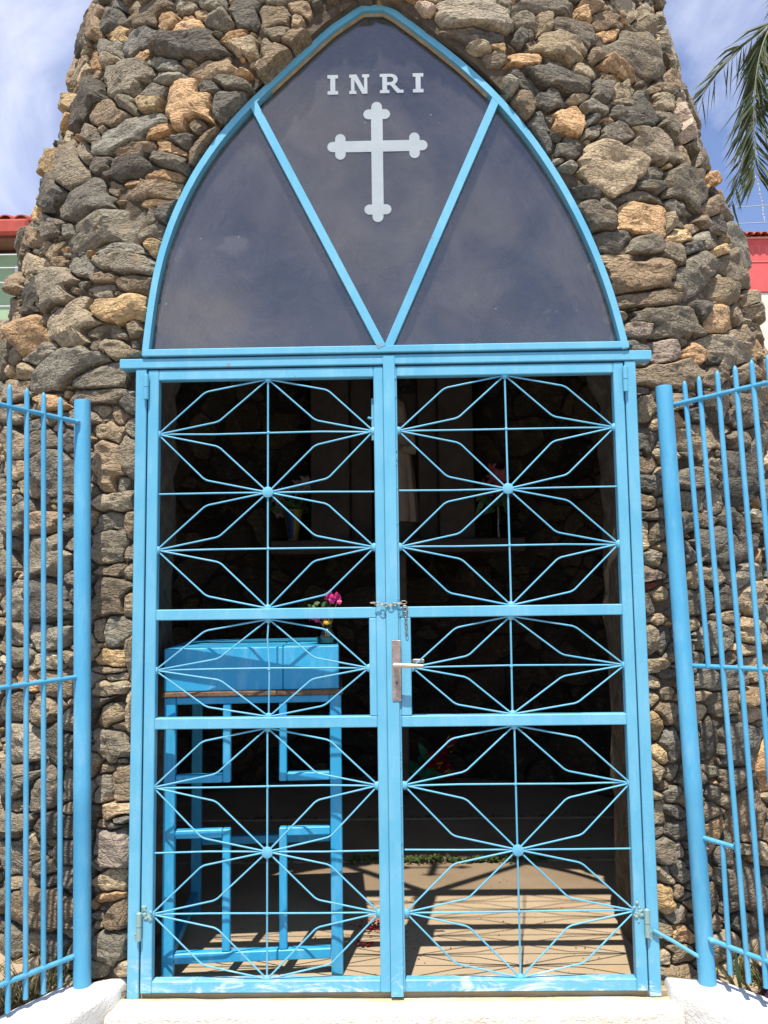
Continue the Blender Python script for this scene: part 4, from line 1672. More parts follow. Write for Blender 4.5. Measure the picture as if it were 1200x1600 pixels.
def fence(side, label):
    grp = 'blue picket railings flanking the gate'
    if side < 0:
        f_ = empty('picket_railing', (-.956, 0, .03), label, 'railing', grp)
        pb_, pt_ = (-.956, .0, .012), (-.991, -.006, 1.858)
        rails = [((-.992, -.026, 1.781), (-1.136, -.273, 1.787)), ((-.977, -.005, .968), (-1.122, -.249, .960)), ((-.962, .01, .122), (-1.109, -.225, .130))]
        tops = [(-1.030, -.091, 1.851), (-1.061, -.145, 1.853), (-1.091, -.196, 1.855), (-1.121, -.247, 1.855)]
        bots = [(-1.006, -.049, .048), (-1.035, -.100, .052), (-1.066, -.152, .060), (-1.095, -.202, .046)]
        pitch_ = Vector((-.0302, -.052, 0)); npick = 18
    else:
        f_ = empty('picket_railing', (.952, 0, .03), label, 'railing', grp)
        pb_, pt_ = (.951, -.008, .012), (.898, -.010, 1.872)
        rails = [((.912, .022, 1.811), (1.121, -.266, 1.816)), ((.935, .0, .980), (1.093, -.225, .985)), ((.953, -.03, .167), (1.064, -.185, .164))]
        tops = [(.988, -.078, 1.886), (1.026, -.131, 1.890), (1.061, -.181, 1.891), (1.093, -.226, 1.896), (1.123, -.268, 1.898)]
        bots = [(1.027, -.133, .086), (1.059, -.177, .090), (1.096, -.232, .088), (1.128, -.278, .086), (1.158, -.322, .086)]
        pitch_ = Vector((.0325, -.046, 0)); npick = 18
    p_ = MB()
    a, b = Vector(pb_), Vector(pt_)
    d = b - a
    p_.tube([a, a + d * .3, a + d * .302, a + d * .34, a + d * .342, a + d * .994, b], [.0268, .0266, .0270, .0270, .0264, .0262, .0245], 28)
    p_.build('post', PAINT_FENCE, f_, True, 50)
    ln = len(tops)
    for k in range(npick):
        if k < ln:
            t_, b_ = Vector(tops[k]), Vector(bots[k])
        else:
            t_ = Vector(tops[-1]) + pitch_ * (k - ln + 1); b_ = Vector(bots[-1]) + pitch_ * (k - ln + 1)
        m_ = MB(); round_tip(m_, b_, t_, .0077); m_.build('picket', PAINT_FENCE, f_, True, 50)
    if side > 0:
        m_ = MB(); round_tip(m_, (.979, -.066, .978), (.957, -.034, 1.883), .0077); m_.build('picket', PAINT_FENCE, f_, True, 50)
        m_ = MB(); m_.tube([(.993, -.084, .089), (.990, -.080, .458)], .0075, 10); m_.build('picket', PAINT_FENCE, f_, True, 50)
        m_ = MB(); m_.tube([(.948, -.02, .462), (1.012, -.113, .459)], .0074, 10); m_.build('rail', PAINT_FENCE, f_, True, 50)
        m_ = MB(); m_.tube([(.793, -.008, .186), (.850, -.012, .155), (.935, -.014, .104)], [.0055, .006, .006], 10); m_.build('brace', PAINT, f_, True, 50)
    for a, b in rails:
        a, b = Vector(a), Vector(b)
        d = (b - a)
        e = b + d.normalized() * .95
        m_ = MB()
        N_ = 40
        pts = [a + (e - a) * (i / N_) for i in range(N_ + 1)]
        m_.tube(pts, [.0072 + .0012 * random.random() for _ in pts], 10)
        m_.sphere(a + d.normalized() * .012, .0125, 10, 0, (1, 1, .7))
        m_.build('rail', PAINT_FENCE, f_, True, 60)
    return f_


fence(-1, 'blue picket railing on the left low wall, upright post and straight pickets')
fence(1, 'blue picket railing on the right low wall, leaning post, one short picket low down')

# ------------------------------------------------------------------ inside: altar stand, niche, statue, flowers
st = empty('altar_stand', (-.738, .088, 0), 'blue square tube stand with cross shaped opening behind the left gate leaf', 'stand')


def tb(name, a, b, mat=PAINT_TABLE):
    m_ = MB(); m_.box(a, b, bev=.003); return m_.build(name, mat, st)


yf = .088
xL, xR = -.738, -.160
for x in (xL, xR - .038):
    tb('leg', (x, yf, .0), (x + .038, yf + .034, .888))
    tb('leg', (x + (.002 if x < -.5 else -.002), .645, .0), (x + .038 + (.002 if x < -.5 else -.002), .679, .888))
tb('apron', (xL + .039, yf + .001, .864), (xR - .039, yf + .033, .888))
tb('rail', (xL + .039, yf + .001, .052), (xR - .039, yf + .033, .084))
tb('rail', (xL + .041, .646, .262), (xR - .041, .678, .292))
for x in (xL + .002, xR - .036):
    tb('side_rail', (x + .002, yf + .035, .06), (x + .032, .644, .09))
for x, sgn in ((-.5475, -1), (-.365, 1)):
    xa = x + .0125 - .0125; w = .0255
    inner = x
    tb('bracket_post', (x, yf + .002, .612), (x + w, yf + .032, .863))
    tb('bracket_post', (x, yf + .002, .085), (x + w, yf + .032, .464))
    if sgn < 0:
        tb('bracket_bar', (xL + .039, yf + .0025, .612), (x - .0005, yf + .0315, .638))
        tb('bracket_bar', (xL + .039, yf + .0025, .438), (x - .0005, yf + .0315, .464))
    else:
        tb('bracket_bar', (x + w + .0005, yf + .0025, .612), (xR - .039, yf + .0315, .638))
        tb('bracket_bar', (x + w + .0005, yf + .0025, .438), (xR - .039, yf + .0315, .464))
tb('rusty_board', (xL - .004, yf - .012, .889), (xR + .006, .66, .905), RUST)
tb('top_box', (xL - .001, yf - .002, .9055), (-.352, .655, 1.046))
tb('top_box', (-.3505, yf - .0025, .9055), (xR - .007, .655, 1.047))

jar = empty('flower_jar', (-.215, .24, 1.047), 'clear plastic jar with a yellow neck standing on the blue stand top', 'jar')
m_ = MB()
m_.lathe((-.215, .24, 1.0475), [(.030, 0), (.036, .004), (.037, .030), (.034, .046), (.020, .060), (.013, .066)], 20)
m_.build('bottle', mat_clear('clear_plastic'), jar, True, 60)
m_ = MB()
m_.lathe((-.215, .24, 1.1135), [(.0135, 0), (.0145, .002), (.0145, .010), (.0135, .012)], 16)
m_.build('neck_ring', mat_simple('yellow_plastic', (.65, .42, .02), .4, .1, 20, 0), jar, True, 40)
m_ = MB()
m_.lathe((-.215, .24, 1.049), [(.028, 0), (.033, .003), (.034, .020)], 20)
m_.build('water', mat_clear('murky_water', (.55, .55, .48, 1)), jar, True, 60)

PINK = mat_leaf('pink_bract', (.62, .03, .20), (.78, .08, .34), .35)
GREEN = mat_leaf('leaf_green', (.05, .12, .03), (.10, .19, .05), .25)
STEM = mat_simple('woody_stem', (.20, .17, .08), .8, .2, 30, .1)
bo = empty('bougainvillea_sprig', (-.215, .24, 1.10), 'sprig of bright pink bracts standing in the plastic jar on the blue stand', 'flowers')
heads = [(-.205, .235, 1.205, 7), (-.180, .24, 1.198, 5), (-.262, .22, 1.142, 5), (-.235, .24, 1.140, 3), (-.208, .22, 1.145, 4), (-.270, .235, 1.138, 3)]
stems = MB()
for (x, y, z, n_) in heads:
    stems.tube([(-.215 + random.uniform(-.008, .008), .24, 1.075), ((x - .215) / 2 + random.uniform(-.01, .01), .24, (z + 1.10) / 2), (x, y, z - .006)], [.0016, .0014, .001], 6)
for k in range(5):
    x = -.215 + random.uniform(-.03, .03)
    stems.tube([(-.215, .24, 1.09), (x, .24 + random.uniform(-.02, .02), 1.15 + random.uniform(0, .03))], .0009, 5)
stems.build('stem', STEM, bo, True)
for (x, y, z, n_) in heads:
    br = MB()
    for k in range(n_ * 2):
        c = Vector((x, y, z)) + Vector((random.gauss(0, .007), random.gauss(0, .007), random.gauss(0, .005)))
        d = Vector((random.gauss(0, 1), random.gauss(0, 1), random.gauss(.5, 1))).normalized()
        br.leaf(c, c + d * random.uniform(.016, .026), .017, (random.gauss(0, 1), -1, random.gauss(0, 1)), 0, .2, 4)
    br.build('bract', PINK, bo)
lv = MB()
for k in range(9):
    c = Vector((-.262 + random.uniform(-.01, .06), .24, 1.145 + random.uniform(0, .045)))
    d = Vector((random.gauss(0, 1), random.gauss(0, .6), random.gauss(.2, .8))).normalized()
    lv.leaf(c, c + d * .024, .013, (0, -1, .4), 0, .1, 4)
lv.build('leaves', GREEN, bo)

st.rotation_euler.z = radians(4.5)
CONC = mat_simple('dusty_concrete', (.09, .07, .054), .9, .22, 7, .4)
WOOD = mat_simple('old_post_wood', (.16, .11, .08), .85, .3, 12, .4)
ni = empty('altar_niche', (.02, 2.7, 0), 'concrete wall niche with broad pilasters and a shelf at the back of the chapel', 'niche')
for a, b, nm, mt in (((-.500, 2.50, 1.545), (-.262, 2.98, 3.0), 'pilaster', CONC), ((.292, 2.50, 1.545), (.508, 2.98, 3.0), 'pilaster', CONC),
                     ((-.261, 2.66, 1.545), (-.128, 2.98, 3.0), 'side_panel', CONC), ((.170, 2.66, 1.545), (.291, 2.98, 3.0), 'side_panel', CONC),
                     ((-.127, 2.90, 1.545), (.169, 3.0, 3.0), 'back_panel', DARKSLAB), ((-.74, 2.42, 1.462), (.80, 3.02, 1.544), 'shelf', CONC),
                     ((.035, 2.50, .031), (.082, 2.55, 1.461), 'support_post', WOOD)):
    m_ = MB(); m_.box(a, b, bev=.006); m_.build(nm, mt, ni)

CREAM = mat_simple('cream_robe', (.50, .39, .28), .8, .12, 9, .2)
SKINP = mat_simple('painted_plaster_skin', (.50, .33, .24), .6, .08, 9, .05)
sa = empty('saint_statue', (.03, 2.72, 1.545), 'plaster saint figure in a long cream robe standing in the dark niche', 'statue')
m_ = MB()
m_.lathe((.03, 2.72, 1.545), [(.15, 0), (.155, .02), (.15, .09), (.13, .12)], 24); m_.build('plinth', DARKSLAB, sa, True)
fold = lambda a, z: .07 * sin(9 * a + 2 * z) * max(0, 1 - z / .62) + .03 * sin(17 * a) * max(0, 1 - z / .5)
m_ = MB()
m_.lathe((.03, 2.72, 1.666), [(.135, 0), (.138, .02), (.128, .15), (.112, .32), (.098, .45), (.094, .52), (.098, .58), (.080, .62), (.040, .645), (.030, .66)], 72, 0, fold)
m_.build('robe', CREAM, sa, True, 70)
m_ = MB()
m_.lathe((.03, 2.715, 2.32), [(.030, 0), (.030, .02), (.040, .035), (.052, .06), (.056, .09), (.050, .125), (.03, .148), (.004, .156)], 24)
for sx in (-.018, .018):
    m_.sphere((.03 + sx, 2.665, 2.41), .007, 8)
m_.leaf((.03, 2.663, 2.412), (.03, 2.655, 2.388), .014, (0, -1, 0), 0, .3)
m_.sphere((.03, 2.667, 2.375), .011, 8, 0, (1.2, .6, .5))
m_.build('head', SKINP, sa, True, 80)
m_ = MB()
m_.lathe((.03, 2.73, 2.30), [(.085, 0), (.075, .05), (.068, .10), (.062, .14), (.04, .17), (.005, .18)], 28)
m_.build('veil', CREAM, sa, True, 80)
for sx in (-1, 1):
    m_ = MB()
    m_.tube([(.03 + sx * .088, 2.70, 2.24), (.03 + sx * .10, 2.64, 2.12), (.03 + sx * .03, 2.605, 2.13)], [.034, .032, .022], 12)
    m_.build('sleeve', CREAM, sa, True, 80)
    m_ = MB()
    m_.sphere((.03 + sx * .012, 2.597, 2.142), .014, 10, 0, (.8, .7, 1.2))
    for k in range(4):
        m_.tube([(.03 + sx * (.005 + .005 * k), 2.595, 2.148), (.03 + sx * (.003 + .004 * k), 2.592, 2.172 - .003 * abs(k - 1.5)), (.03 + sx * (.002 + .0035 * k), 2.592, 2.19 - .004 * abs(k - 1.5))], [.0032, .003, .002], 6)
    m_.tube([(.03 + sx * .018, 2.598, 2.140), (.03 + sx * .006, 2.586, 2.160)], [.0036, .0024], 6)
    m_.build('hand', SKINP, sa, True, 80)


def lily(mb, c, r, face, m=0):
    c, face = Vector(c), Vector(face).normalized()
    u = face.cross(Vector((0, 0, 1))).normalized(); w = face.cross(u)
    for k in range(6):
        a = 2 * pi * k / 6 + random.uniform(-.1, .1)
        d = (u * cos(a) + w * sin(a))
        mb.leaf(c, c + d * r + face * r * .45, r * .45, face, m, -.15, 4)


LILY = mat_leaf('pale_pink_petal', (.38, .27, .25), (.46, .35, .33), .3)
LILYD = mat_leaf('deep_pink_petal', (.55, .12, .14), (.62, .22, .22), .3)
REDP = mat_leaf('red_petal', (.30, .012, .022), (.42, .02, .035), .3)
YEL = mat_simple('vase_yellow', (.30, .22, .035), .5, .15, 20, .05)
BLU = mat_simple('vase_blue', (.02, .055, .18), .5, .15, 20, .05)
va = empty('painted_vase', (-.62, 2.58, 1.545), 'yellow and blue tapered vase on the left end of the niche shelf', 'vase')
m_ = MB()
m_.mats = [YEL, BLU]
prof = [(.030, 0), (.033, .02), (.036, .05), (.048, .12), (.060, .19), (.064, .20)]
m_.lathe((-.62, 2.58, 1.545), prof, 24)
m_.mi = [1 if (i % 24) in (15, 16, 17, 18, 5, 6) and i < 24 * 4 and i >= 24 else 0 for i in range(len(m_.mi))]
m_.build('vase_body', None, va, True)
fb = empty('lily_bouquet', (-.62, 2.58, 1.70), 'bouquet of pale pink lilies in the yellow vase at the left of the shelf', 'flowers')
for nm, mt, cnt in (('lily', LILY, 12),):
    for k in range(cnt):
        m_ = MB()
        c = (-.62 + random.uniform(-.13, .12), 2.56 + random.uniform(-.05, .05), 1.78 + random.uniform(-.05, .13))
        lily(m_, c, random.uniform(.045, .065), (random.gauss(0, .5), -1, random.gauss(.2, .4)))
        m_.build(nm, mt, fb)
m_ = MB()
for k in range(26):
    c = Vector((-.62, 2.58, 1.73)); t = c + Vector((random.gauss(0, .08), random.gauss(0, .04), random.uniform(0, .12)))
    m_.tube([c, t], .002, 5)
    m_.leaf(t, t + Vector((random.gauss(0, .05), random.gauss(-.01, .03), random.gauss(.01, .04))), .03, (0, -1, .2), 0, .1, 4)
m_.build('leaves', GREEN, fb)

vb = empty('glass_vase', (.66, 2.58, 1.545), 'dim glass vase on the right end of the niche shelf', 'vase')
m_ = MB()
m_.lathe((.66, 2.58, 1.545), [(.036, 0), (.040, .02), (.034, .10), (.045, .19), (.050, .20)], 20)
m_.build('vase_body', mat_clear('smoky_glass', (.6, .62, .6, 1)), vb, True)
fc = empty('lily_bouquet', (.64, 2.58, 1.70), 'bouquet of deep pink lilies and long green leaves at the right of the shelf', 'flowers')
for k in range(9):
    m_ = MB()
    c = (.64 + random.uniform(-.08, .08), 2.56 + random.uniform(-.05, .03), 1.88 + random.uniform(-.05, .10))
    lily(m_, c, random.uniform(.045, .07), (random.gauss(0, .5), -1, random.gauss(.2, .4)))
    m_.build('lily', LILYD, fc)
m_ = MB()
for k in range(18):
    c = Vector((.64, 2.57, 1.74)); t = c + Vector((random.gauss(-.01, .06), random.gauss(-.02, .03), random.uniform(-.02, .15)))
    m_.tube([c, t], .002, 5)
    m_.leaf(t, t + Vector((random.gauss(-.03, .05), -.02, random.gauss(-.05, .06))), .035, (0, -1, .2), 0, .1, 4)
m_.build('leaves', GREEN, fc)

po = empty('red_bouquet', (.24, 2.60, .03), 'artificial red flowers with green leaves at the foot of the back wall', 'flowers')
m_ = MB()
for k in range(16):
    c = Vector((.29 + random.gauss(0, .05), 2.56, .20 + random.gauss(0, .05)))
    lily(m_, c, random.uniform(.035, .055), (random.gauss(0, .6), -1, random.gauss(.3, .5)))
m_.build('petals', REDP, po)
m_ = MB()
for k in range(14):
    c = Vector((.16 + random.gauss(0, .05), 2.58, .14 + random.gauss(0, .05)))
    d = Vector((random.gauss(0, .06), random.gauss(-.02, .02), random.gauss(.01, .05)))
    m_.leaf(c, c + d * 1.3, .05, (0, -1, .3), 0, .1, 4)
m_.tube([(.16, 2.6, .031), (.2, 2.59, .12), (.28, 2.57, .19)], .004, 6)
m_.tube([(.10, 2.6, .031), (.15, 2.59, .08), (.16, 2.58, .14)], .004, 6)
m_.build('leaves', mat_leaf('plastic_leaf', (.01, .15, .06), (.02, .20, .08), .15), po)
m_ = MB()
for k in range(7):
    c = Vector((.29 + random.gauss(0, .06), 2.535, .22 + random.gauss(0, .06)))
    m_.tube([c, c + Vector((random.uniform(.01, .04), -.01, random.uniform(.0, .03)))], [.005, .003], 6)
m_.build('buds', mat_simple('yellow_bud', (.55, .38, .10), .6, .1, 20, 0), po)

# litter on the floor
m_ = MB()
for k in range(70):
    cx, cy, s_ = random.choice(((-.088, .51, .028), (-.088, .51, .028), (-.05, .52, .02), (-.105, .36, .02)))
    c = Vector((cx + random.gauss(0, s_), cy + random.gauss(0, s_ * .9), .003 + random.random() * .009))
    a = random.uniform(0, 6.28)
    m_.leaf(c, c + Vector((cos(a) * .015, sin(a) * .015, random.uniform(0, .006))), .012, (0, .2, 1), 0, .2, 4)
tag(m_.build('fallen_petals', REDP), 'scatter of fallen red petals on the sunlit floor behind the gate centre', kind='stuff')
m_ = MB()
for k in range(420):
    x = random.uniform(-.20, .70)
    if random.random() > .35 + .65 * (vnoise(np.array([[x * 7, 3.3, 0]]))[0] > -.1): continue
    c = Vector((x, 1.286 + random.gauss(0, .012), .004 + abs(random.gauss(0, .008))))
    a = random.uniform(0, 6.28)
    L = random.uniform(.010, .026)
    m_.leaf(c, c + Vector((cos(a) * L, sin(a) * L - .004, random.uniform(.0, .02))), L * .7, (0, -.5, 1), 0, .15, 4)
tag(m_.build('weeds', mat_leaf('weed_green', (.07, .13, .03), (.14, .20, .05), .3)), 'tiny green weeds growing along the floor joint', kind='stuff')
m_ = MB()
for k in range(260):
    x, y = (random.uniform(-.7, .74), random.uniform(.06, 1.25)) if k % 3 else (random.uniform(.02, .10), random.uniform(.2, .95))
    c = Vector((x, y, .0015)); a = random.uniform(0, 6.28); L = random.uniform(.003, .010)
    m_.leaf(c, c + Vector((cos(a) * L, sin(a) * L, .002)), L * .6, (0, .1, 1), 0, .1, 3)
for k in range(200):
    c = Vector((random.uniform(-1.2, 1.2), 1.285 + random.gauss(0, .014), .004)); a = random.uniform(0, 6.28); L = random.uniform(.006, .02)
    m_.leaf(c, c + Vector((cos(a) * L, sin(a) * L, .004)), L * .5, (0, .1, 1), 0, .1, 3)
for k in range(260):
    c = Vector((random.uniform(-.9, 1.1), 2.012 + random.gauss(0, .016), .016)); a = random.uniform(0, 6.28); L = random.uniform(.006, .02)
    m_.leaf(c, c + Vector((cos(a) * L, sin(a) * L, .006)), L * .6, (0, .1, 1), 0, .1, 3)
tag(m_.build('dry_litter', mat_simple('dry_leaf_bits', (.10, .065, .035), .9, .3, 40, 0)), 'dark dry leaf crumbs scattered over the chapel floor', kind='stuff')
m_ = MB()
m_.tube([(-.742, .05, .004), (-.735, .09, .022), (-.722, .12, .040), (-.712, .15, .062)], [.0028, .0026, .0024, .0014], 7)
m_.tube([(-.727, .11, .034), (-.716, .112, .040)], [.002, .001], 6)
tag(m_.build('twig', mat_simple('pale_twig', (.42, .31, .18), .8, .15, 40, .2), None, True), 'pale dry twig leaning inside the lower left corner of the gate', 'twig')

# plants and grass in the bed
DRY = mat_leaf('dry_grass', (.24, .19, .08), (.14, .15, .05), .3)
m_ = MB()
for k in range(1000):
    if k % 3 == 0:
        x, y = random.uniform(-1.75, -1.15), random.uniform(-.05, .5)
    elif k % 2:
        t = random.random(); x, y = -1.05 - .16 * t + random.gauss(-.02, .03), .08 - .26 * t + random.gauss(.03, .04)
    else:
        t = random.random(); x, y = 1.05 + .14 * t + random.gauss(.03, .03), .09 - .14 * t + random.gauss(.04, .04)
    h_ = random.uniform(.015, .075)
    m_.leaf((x, y, -.012), (x + random.gauss(0, .03), y + random.gauss(0, .03), h_), .004, (random.gauss(0, 1), -1, 0), 0, .12, 4)
tag(m_.build('dry_grass', DRY), 'thin dry grass in the soil between railings and tower', kind='stuff')
pp = empty('purple_plant', (1.16, .0, -.01), 'purple leaved plant with long green blades behind the right railing', 'plant')
m_ = MB()
for k in range(7):
    b_ = Vector((1.18 + random.gauss(0, .05), .02 + random.gauss(0, .05), -.012))
    d = Vector((random.gauss(0, .45), random.gauss(-.1, .4), random.uniform(.5, 1))).normalized()
    m_.leaf(b_, b_ + d * random.uniform(.05, .13), .026, (random.gauss(0, .5), -1, .2), 0, .18, 5)
m_.build('leaves', mat_leaf('purple_leaf', (.06, .012, .038), (.10, .025, .065), .25), pp)
m_ = MB()
for k in range(6):
    b_ = Vector((1.16 + random.gauss(0, .03), .03 + random.gauss(0, .03), -.012))
    d = Vector((random.gauss(0, .35), random.gauss(-.1, .3), 1)).normalized()
    m_.leaf(b_, b_ + d * random.uniform(.12, .24), .012, (random.gauss(0, .5), -1, .2), 0, .15, 5)
m_.build('blades', mat_leaf('grass_blade', (.10, .17, .05), (.20, .26, .10), .3), pp)

# ------------------------------------------------------------------ palm tree
PALM = mat_leaf('palm_leaflet', (.045, .070, .025), (.105, .115, .045), .22)
RACH = mat_simple('palm_rachis', (.17, .17, .07), .6, .2, 20, .1)
TRUNK = mat_simple('palm_trunk', (.22, .17, .12), .9, .25, 16, .6)
palm = empty('palm_tree', (4.75, 5.7, -.36), 'palm tree beside the tower with drooping feathery fronds at the upper right', 'palm tree')
m_ = MB()
zz = np.linspace(-.36, 7.15, 60)
m_.lathe((4.75, 5.7, 0), [(.17 - .05 * (z + .36) / 7.5 + (.012 if i % 2 else 0), z) for i, z in enumerate(zz)], 18)
m_.build('trunk', TRUNK, palm, True, 60)


def frond(base, ctrl, tip, nl=70, L=.62, seed=0, droop=.55):
    r_ = random.Random(seed)
    b, c, t = Vector(base), Vector(ctrl), Vector(tip)
    P = [b * (1 - s) ** 2 + c * 2 * s * (1 - s) + t * s * s for s in np.linspace(0, 1, 26)]
    rm = MB()
    rm.tube(P, [.015 * (1 - .8 * i / 25) for i in range(26)], 6)
    ro = rm.build('frond', RACH, palm, True)
    lm = MB()
    for k in range(nl):
        s = .12 + .88 * (k + r_.random()) / nl
        p = b * (1 - s) ** 2 + c * 2 * s * (1 - s) + t * s * s
        d = ((c - b) * (1 - s) + (t - c) * s).normalized()
        side = d.cross(Vector((0, 0, 1)))
        if side.length < .15: side = Vector((.8, -.6, 0))
        side.normalize()
        for sg in (-1, 1):
            ln = L * (1.12 - .62 * s) * r_.uniform(.75, 1.1) * (.55 + min(.45, s * 2))
            v = (side * sg * r_.uniform(.55, .95) + d * r_.uniform(.55, .95) + Vector((0, 0, -droop * r_.uniform(.5, 1.2))) + Vector((r_.gauss(0, .12), r_.gauss(0, .12), r_.gauss(0, .12)))).normalized()
            mid = p + v * ln * .55
            tp = mid + (v + Vector((0, 0, -.45 * r_.random()))).normalized() * ln * .45
            n_ = (r_.gauss(0, .6), -.6, r_.gauss(.5, .5))
            w = r_.uniform(.022, .036)
            sdir = (tp - p).cross(Vector(n_)).normalized() * w * .5
            lm.add([p, mid * .55 + p * .45 - sdir, mid * .55 + p * .45 + sdir, mid - sdir * .8, mid + sdir * .8, tp], [(0, 2, 1), (1, 2, 4, 3), (3, 4, 5)])
    lm.build('leaflets', PALM, ro)


crown = (4.72, 5.66, 7.2)
frond(crown, (3.54, 5.40, 7.45), (3.62, 5.42, 5.27), 165, .80, 1, .62)
frond(crown, (4.30, 5.30, 7.95), (3.84, 5.10, 6.95), 100, .72, 2, .5)
for k in range(13):
    a = 2 * pi * k / 13 + .35
    if 2.7 < a < 4.3: continue
    up_ = random.uniform(.3, 1.0)
    L_ = random.uniform(1.7, 2.2)
    frond(crown, (crown[0] + cos(a) * L_ * .55, crown[1] + sin(a) * L_ * .55, crown[2] + up_), (crown[0] + cos(a) * L_, crown[1] + sin(a) * L_, crown[2] + up_ - random.uniform(1.0, 2.2)), 50, .65, 10 + k, .5)
m_ = MB()
pt = Vector((3.615, 5.42, 5.29)); pts = [pt]
for k in range(14):
    pts.append(pts[-1] + Vector((random.gauss(.004, .008), random.gauss(0, .005), -.034)))
m_.tube(pts, .0025, 5)
for p_ in pts[1:]:
    m_.sphere(p_, random.uniform(.005, .011), 6, 0, (1, 1, 1.7))
m_.build('dangling_fibre', mat_simple('pale_fibre', (.55, .52, .52), .8, .1, 40, 0), palm, True)

# ------------------------------------------------------------------ neighbouring houses and wires
CLAY = mat_simple('clay_roof_tile', (.42, .085, .045), .75, .25, 6, .3)


def roof_tiles(mb_list, x0, x1, y0, y1, z0, z1, pitch_, parent, rows, per_tile_rows):
    """barrel tiles: each tile of the front rows its own part"""
    n = max(1, int(abs(x1 - x0) / pitch_))
    me = None
    for r_ in range(rows):
        f0, f1 = r_ / rows, (r_ + 1.12) / rows
        for k in range(n):
            x = x0 + (k + .5) * (x1 - x0) / n
            if me is None:
                m_ = MB()
                N_ = 7
                vs, fs = [], []
                dy, dz = (y1 - y0) * 1.12 / rows, (z1 - z0) * 1.12 / rows
                for j_, (fy, fz, rr) in enumerate(((0, 0, .5), (dy, dz, .42))):
                    for i in range(N_ + 1):
                        a = pi * i / N_
                        vs.append((pitch_ * rr * cos(a), fy, fz + pitch_ * rr * .8 * sin(a)))
                    for i in range(N_ + 1):
                        a = pi * (N_ - i) / N_
                        vs.append((pitch_ * (rr - .09) * cos(a), fy, fz + pitch_ * (rr - .09) * .8 * sin(a)))
                nn = 2 * (N_ + 1)
                fs = [(i, (i + 1) % nn, (i + 1) % nn + nn, i + nn) for i in range(nn)]
                for e_ in (0, nn):
                    fs += [(e_ + i, e_ + i + 1, e_ + nn - 2 - i, e_ + nn - 1 - i) for i in range(N_)]
                m_.add(vs, fs)
                me = m_.mesh('roof_tile', True, 40)
                me.materials.append(CLAY)
            t_ = bpy.data.objects.new('roof_tile', me)
            link(t_, parent)
            off = Vector((0, 0, 0)); p = parent
            while p is not None:
                off += p.location; p = p.parent
            t_.location = Vector((x, y0 + (y1 - y0) * f0, z0 + (z1 - z0) * f0 + .012 * r_ * 0 + random.uniform(-.004, .004))) - off


GRW = mat_simple('green_wall', (.33, .46, .27), .85, .08, 4, .15)
RDW = mat_simple('coral_red_wall', (.62, .105, .10), .85, .07, 4, .15)
CRW = mat_simple('cream_wall', (.66, .61, .52), .85, .06, 4, .15)
WIN = mat_simple('dark_window', (.03, .035, .04), .15, .1, 4, 0)
TRIMW = mat_simple('white_trim', (.78, .76, .72), .7, .06, 8, .1)
hl = empty('house', (-7.5, 10, -.36), 'pale green house with a red gutter and clay tile eave at the left edge', 'house')
m_ = MB(); m_.box((-9.5, 9.4, -.36), (-5.36, 15, 6.30), bev=.01); wl = m_.build('wall', GRW, hl)
m_ = MB(); m_.box((-5.545, 9.385, .5), (-5.505, 9.399, 6.1)); m_.build('corner_trim', TRIMW, hl)
m_ = MB(); m_.box((-9.9, 8.96, 6.40), (-5.19, 9.08, 6.63), bev=.04); gt = m_.build('gutter', mat_simple('red_gutter', (.40, .06, .035), .5, .15, 6, .1), hl)
m_ = MB(); m_.box((-9.8, 9.085, 6.36), (-5.22, 9.6, 6.42), bev=.005); m_.build('soffit', mat_simple('soffit_wood', (.20, .09, .06), .7, .2, 8, .2), hl)
m_ = MB(); m_.prism([(-9.8, 6.43), (-5.2, 6.43), (-5.2, 6.5), (-9.8, 6.5)], 9.09, 9.2)
m_.add([(-9.8, 9.1, 6.45), (-5.2, 9.1, 6.45), (-5.2, 12.2, 7.75), (-9.8, 12.2, 7.75), (-9.8, 15.3, 6.45), (-5.2, 15.3, 6.45)], [(0, 1, 2, 3), (3, 2, 5, 4)])
rf = m_.build('roof', CLAY, hl)
roof_tiles(None, -9.8, -5.2, 9.02, 12.2, 6.62, 7.86, .23, rf, 6, 2)
for x in (-8.8, -7.3):
    m_ = MB(); m_.box((x, 9.36, 3.6), (x + .9, 9.41, 4.9)); wf = m_.build('window', TRIMW, hl)
    m_ = MB(); m_.box((x + .06, 9.352, 3.66), (x + .84, 9.359, 4.84), bev=.001); m_.build('pane', WIN, wf)

k_ = 18.744 / 13.744
cx_, cz_ = .0328, 1.2159
hz = lambda z: cz_ + (z - cz_) * k_
hx_ = lambda x: cx_ + (x - cx_) * k_
hr = empty('house', (9.8, 17, -.36), 'coral red house wall under a clay tile roof edge, seen right of the tower', 'house')
m_ = MB(); m_.box((6.2, 16.0, -.36), (14, 22, hz(6.05)), bev=.01); m_.build('lower_wall', CRW, hr)
m_ = MB(); m_.box((6.2, 15.97, hz(6.052)), (14, 22, hz(6.945)), bev=.01); m_.build('wall', RDW, hr)
m_ = MB(); m_.box((6.15, 15.90, hz(6.947)), (14.05, 16.3, hz(6.972)), bev=.01); m_.build('fascia', mat_simple('pink_fascia', (.62, .30, .24), .8, .1, 6, .1), hr)
m_ = MB(); m_.box((6.2, 15.955, hz(6.555)), (14, 15.968, hz(6.565)), bev=.001); m_.build('string_course', mat_simple('light_red_line', (.70, .22, .20), .8, .05, 6, 0), hr)
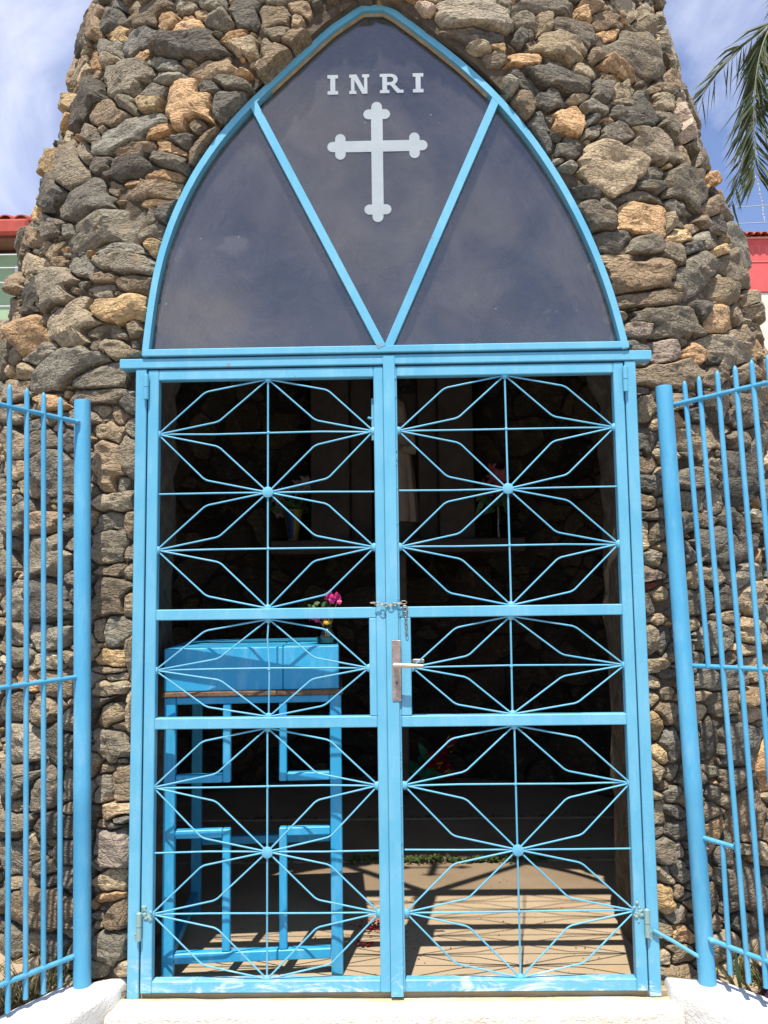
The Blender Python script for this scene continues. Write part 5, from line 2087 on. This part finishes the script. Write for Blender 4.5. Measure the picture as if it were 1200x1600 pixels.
m_ = MB(); m_.add([(6.1, 15.9, hz(6.974)), (14.1, 15.9, hz(6.974)), (14.1, 19, hz(6.974) + 1.0), (6.1, 19, hz(6.974) + 1.0), (6.1, 22.1, hz(6.974)), (14.1, 22.1, hz(6.974))], [(0, 1, 2, 3), (3, 2, 5, 4)])
rf = m_.build('roof', CLAY, hr)
roof_tiles(None, 6.15, 14.05, 15.78, 19.0, hz(6.976), hz(6.976) + 1.05, .155, rf, 4, 1)
for x in (9.5, 11.5):
    m_ = MB(); m_.box((x, 15.94, 5.0), (x + 1.0, 15.99, 6.3)); wf = m_.build('window', TRIMW, hr)
    m_ = MB(); m_.box((x + .06, 15.932, 5.06), (x + .94, 15.939, 6.24), bev=.001); m_.build('pane', WIN, wf)

WIRE = mat_simple('pale_wire', (.62, .60, .58), .5, .05, 10, 0)
WIRED = mat_simple('grey_cable', (.30, .32, .36), .5, .05, 10, 0)
for (a, b, mt, r_, lab) in (
        ((-9.5, 7.6, 5.62), (-2.1, 7.9, 5.66), WIRE, .008, 'pale wire across the green house wall, topmost of four'),
        ((-9.5, 7.6, 5.46), (-2.1, 7.9, 5.48), WIRE, .008, 'pale wire across the green house wall, second from the top'),
        ((-9.5, 7.6, 5.26), (-2.1, 7.9, 5.29), WIRE, .008, 'pale wire across the green house wall, third from the top'),
        ((-9.5, 7.6, 4.96), (-2.1, 7.9, 4.97), WIRE, .009, 'pale wire across the green house wall, lowest of four'),
        ((2.0, 12.8, 8.15), (13, 12.2, 8.45), WIRED, .010, 'thin grey cable against the sky beside the palm tip, upper of two'),
        ((2.0, 12.8, 7.93), (13, 12.2, 7.99), WIRED, .010, 'thin grey cable against the sky above the red house roof, lower of two')):
    m_ = MB()
    A_, B_ = Vector(a), Vector(b)
    m_.tube([A_ + (B_ - A_) * t + Vector((0, 0, -.05 * 4 * t * (1 - t))) for t in np.linspace(0, 1, 13)], r_, 6)
    tag(m_.build('wire', mt, None, True), lab, 'wire', 'wires strung behind the tower')
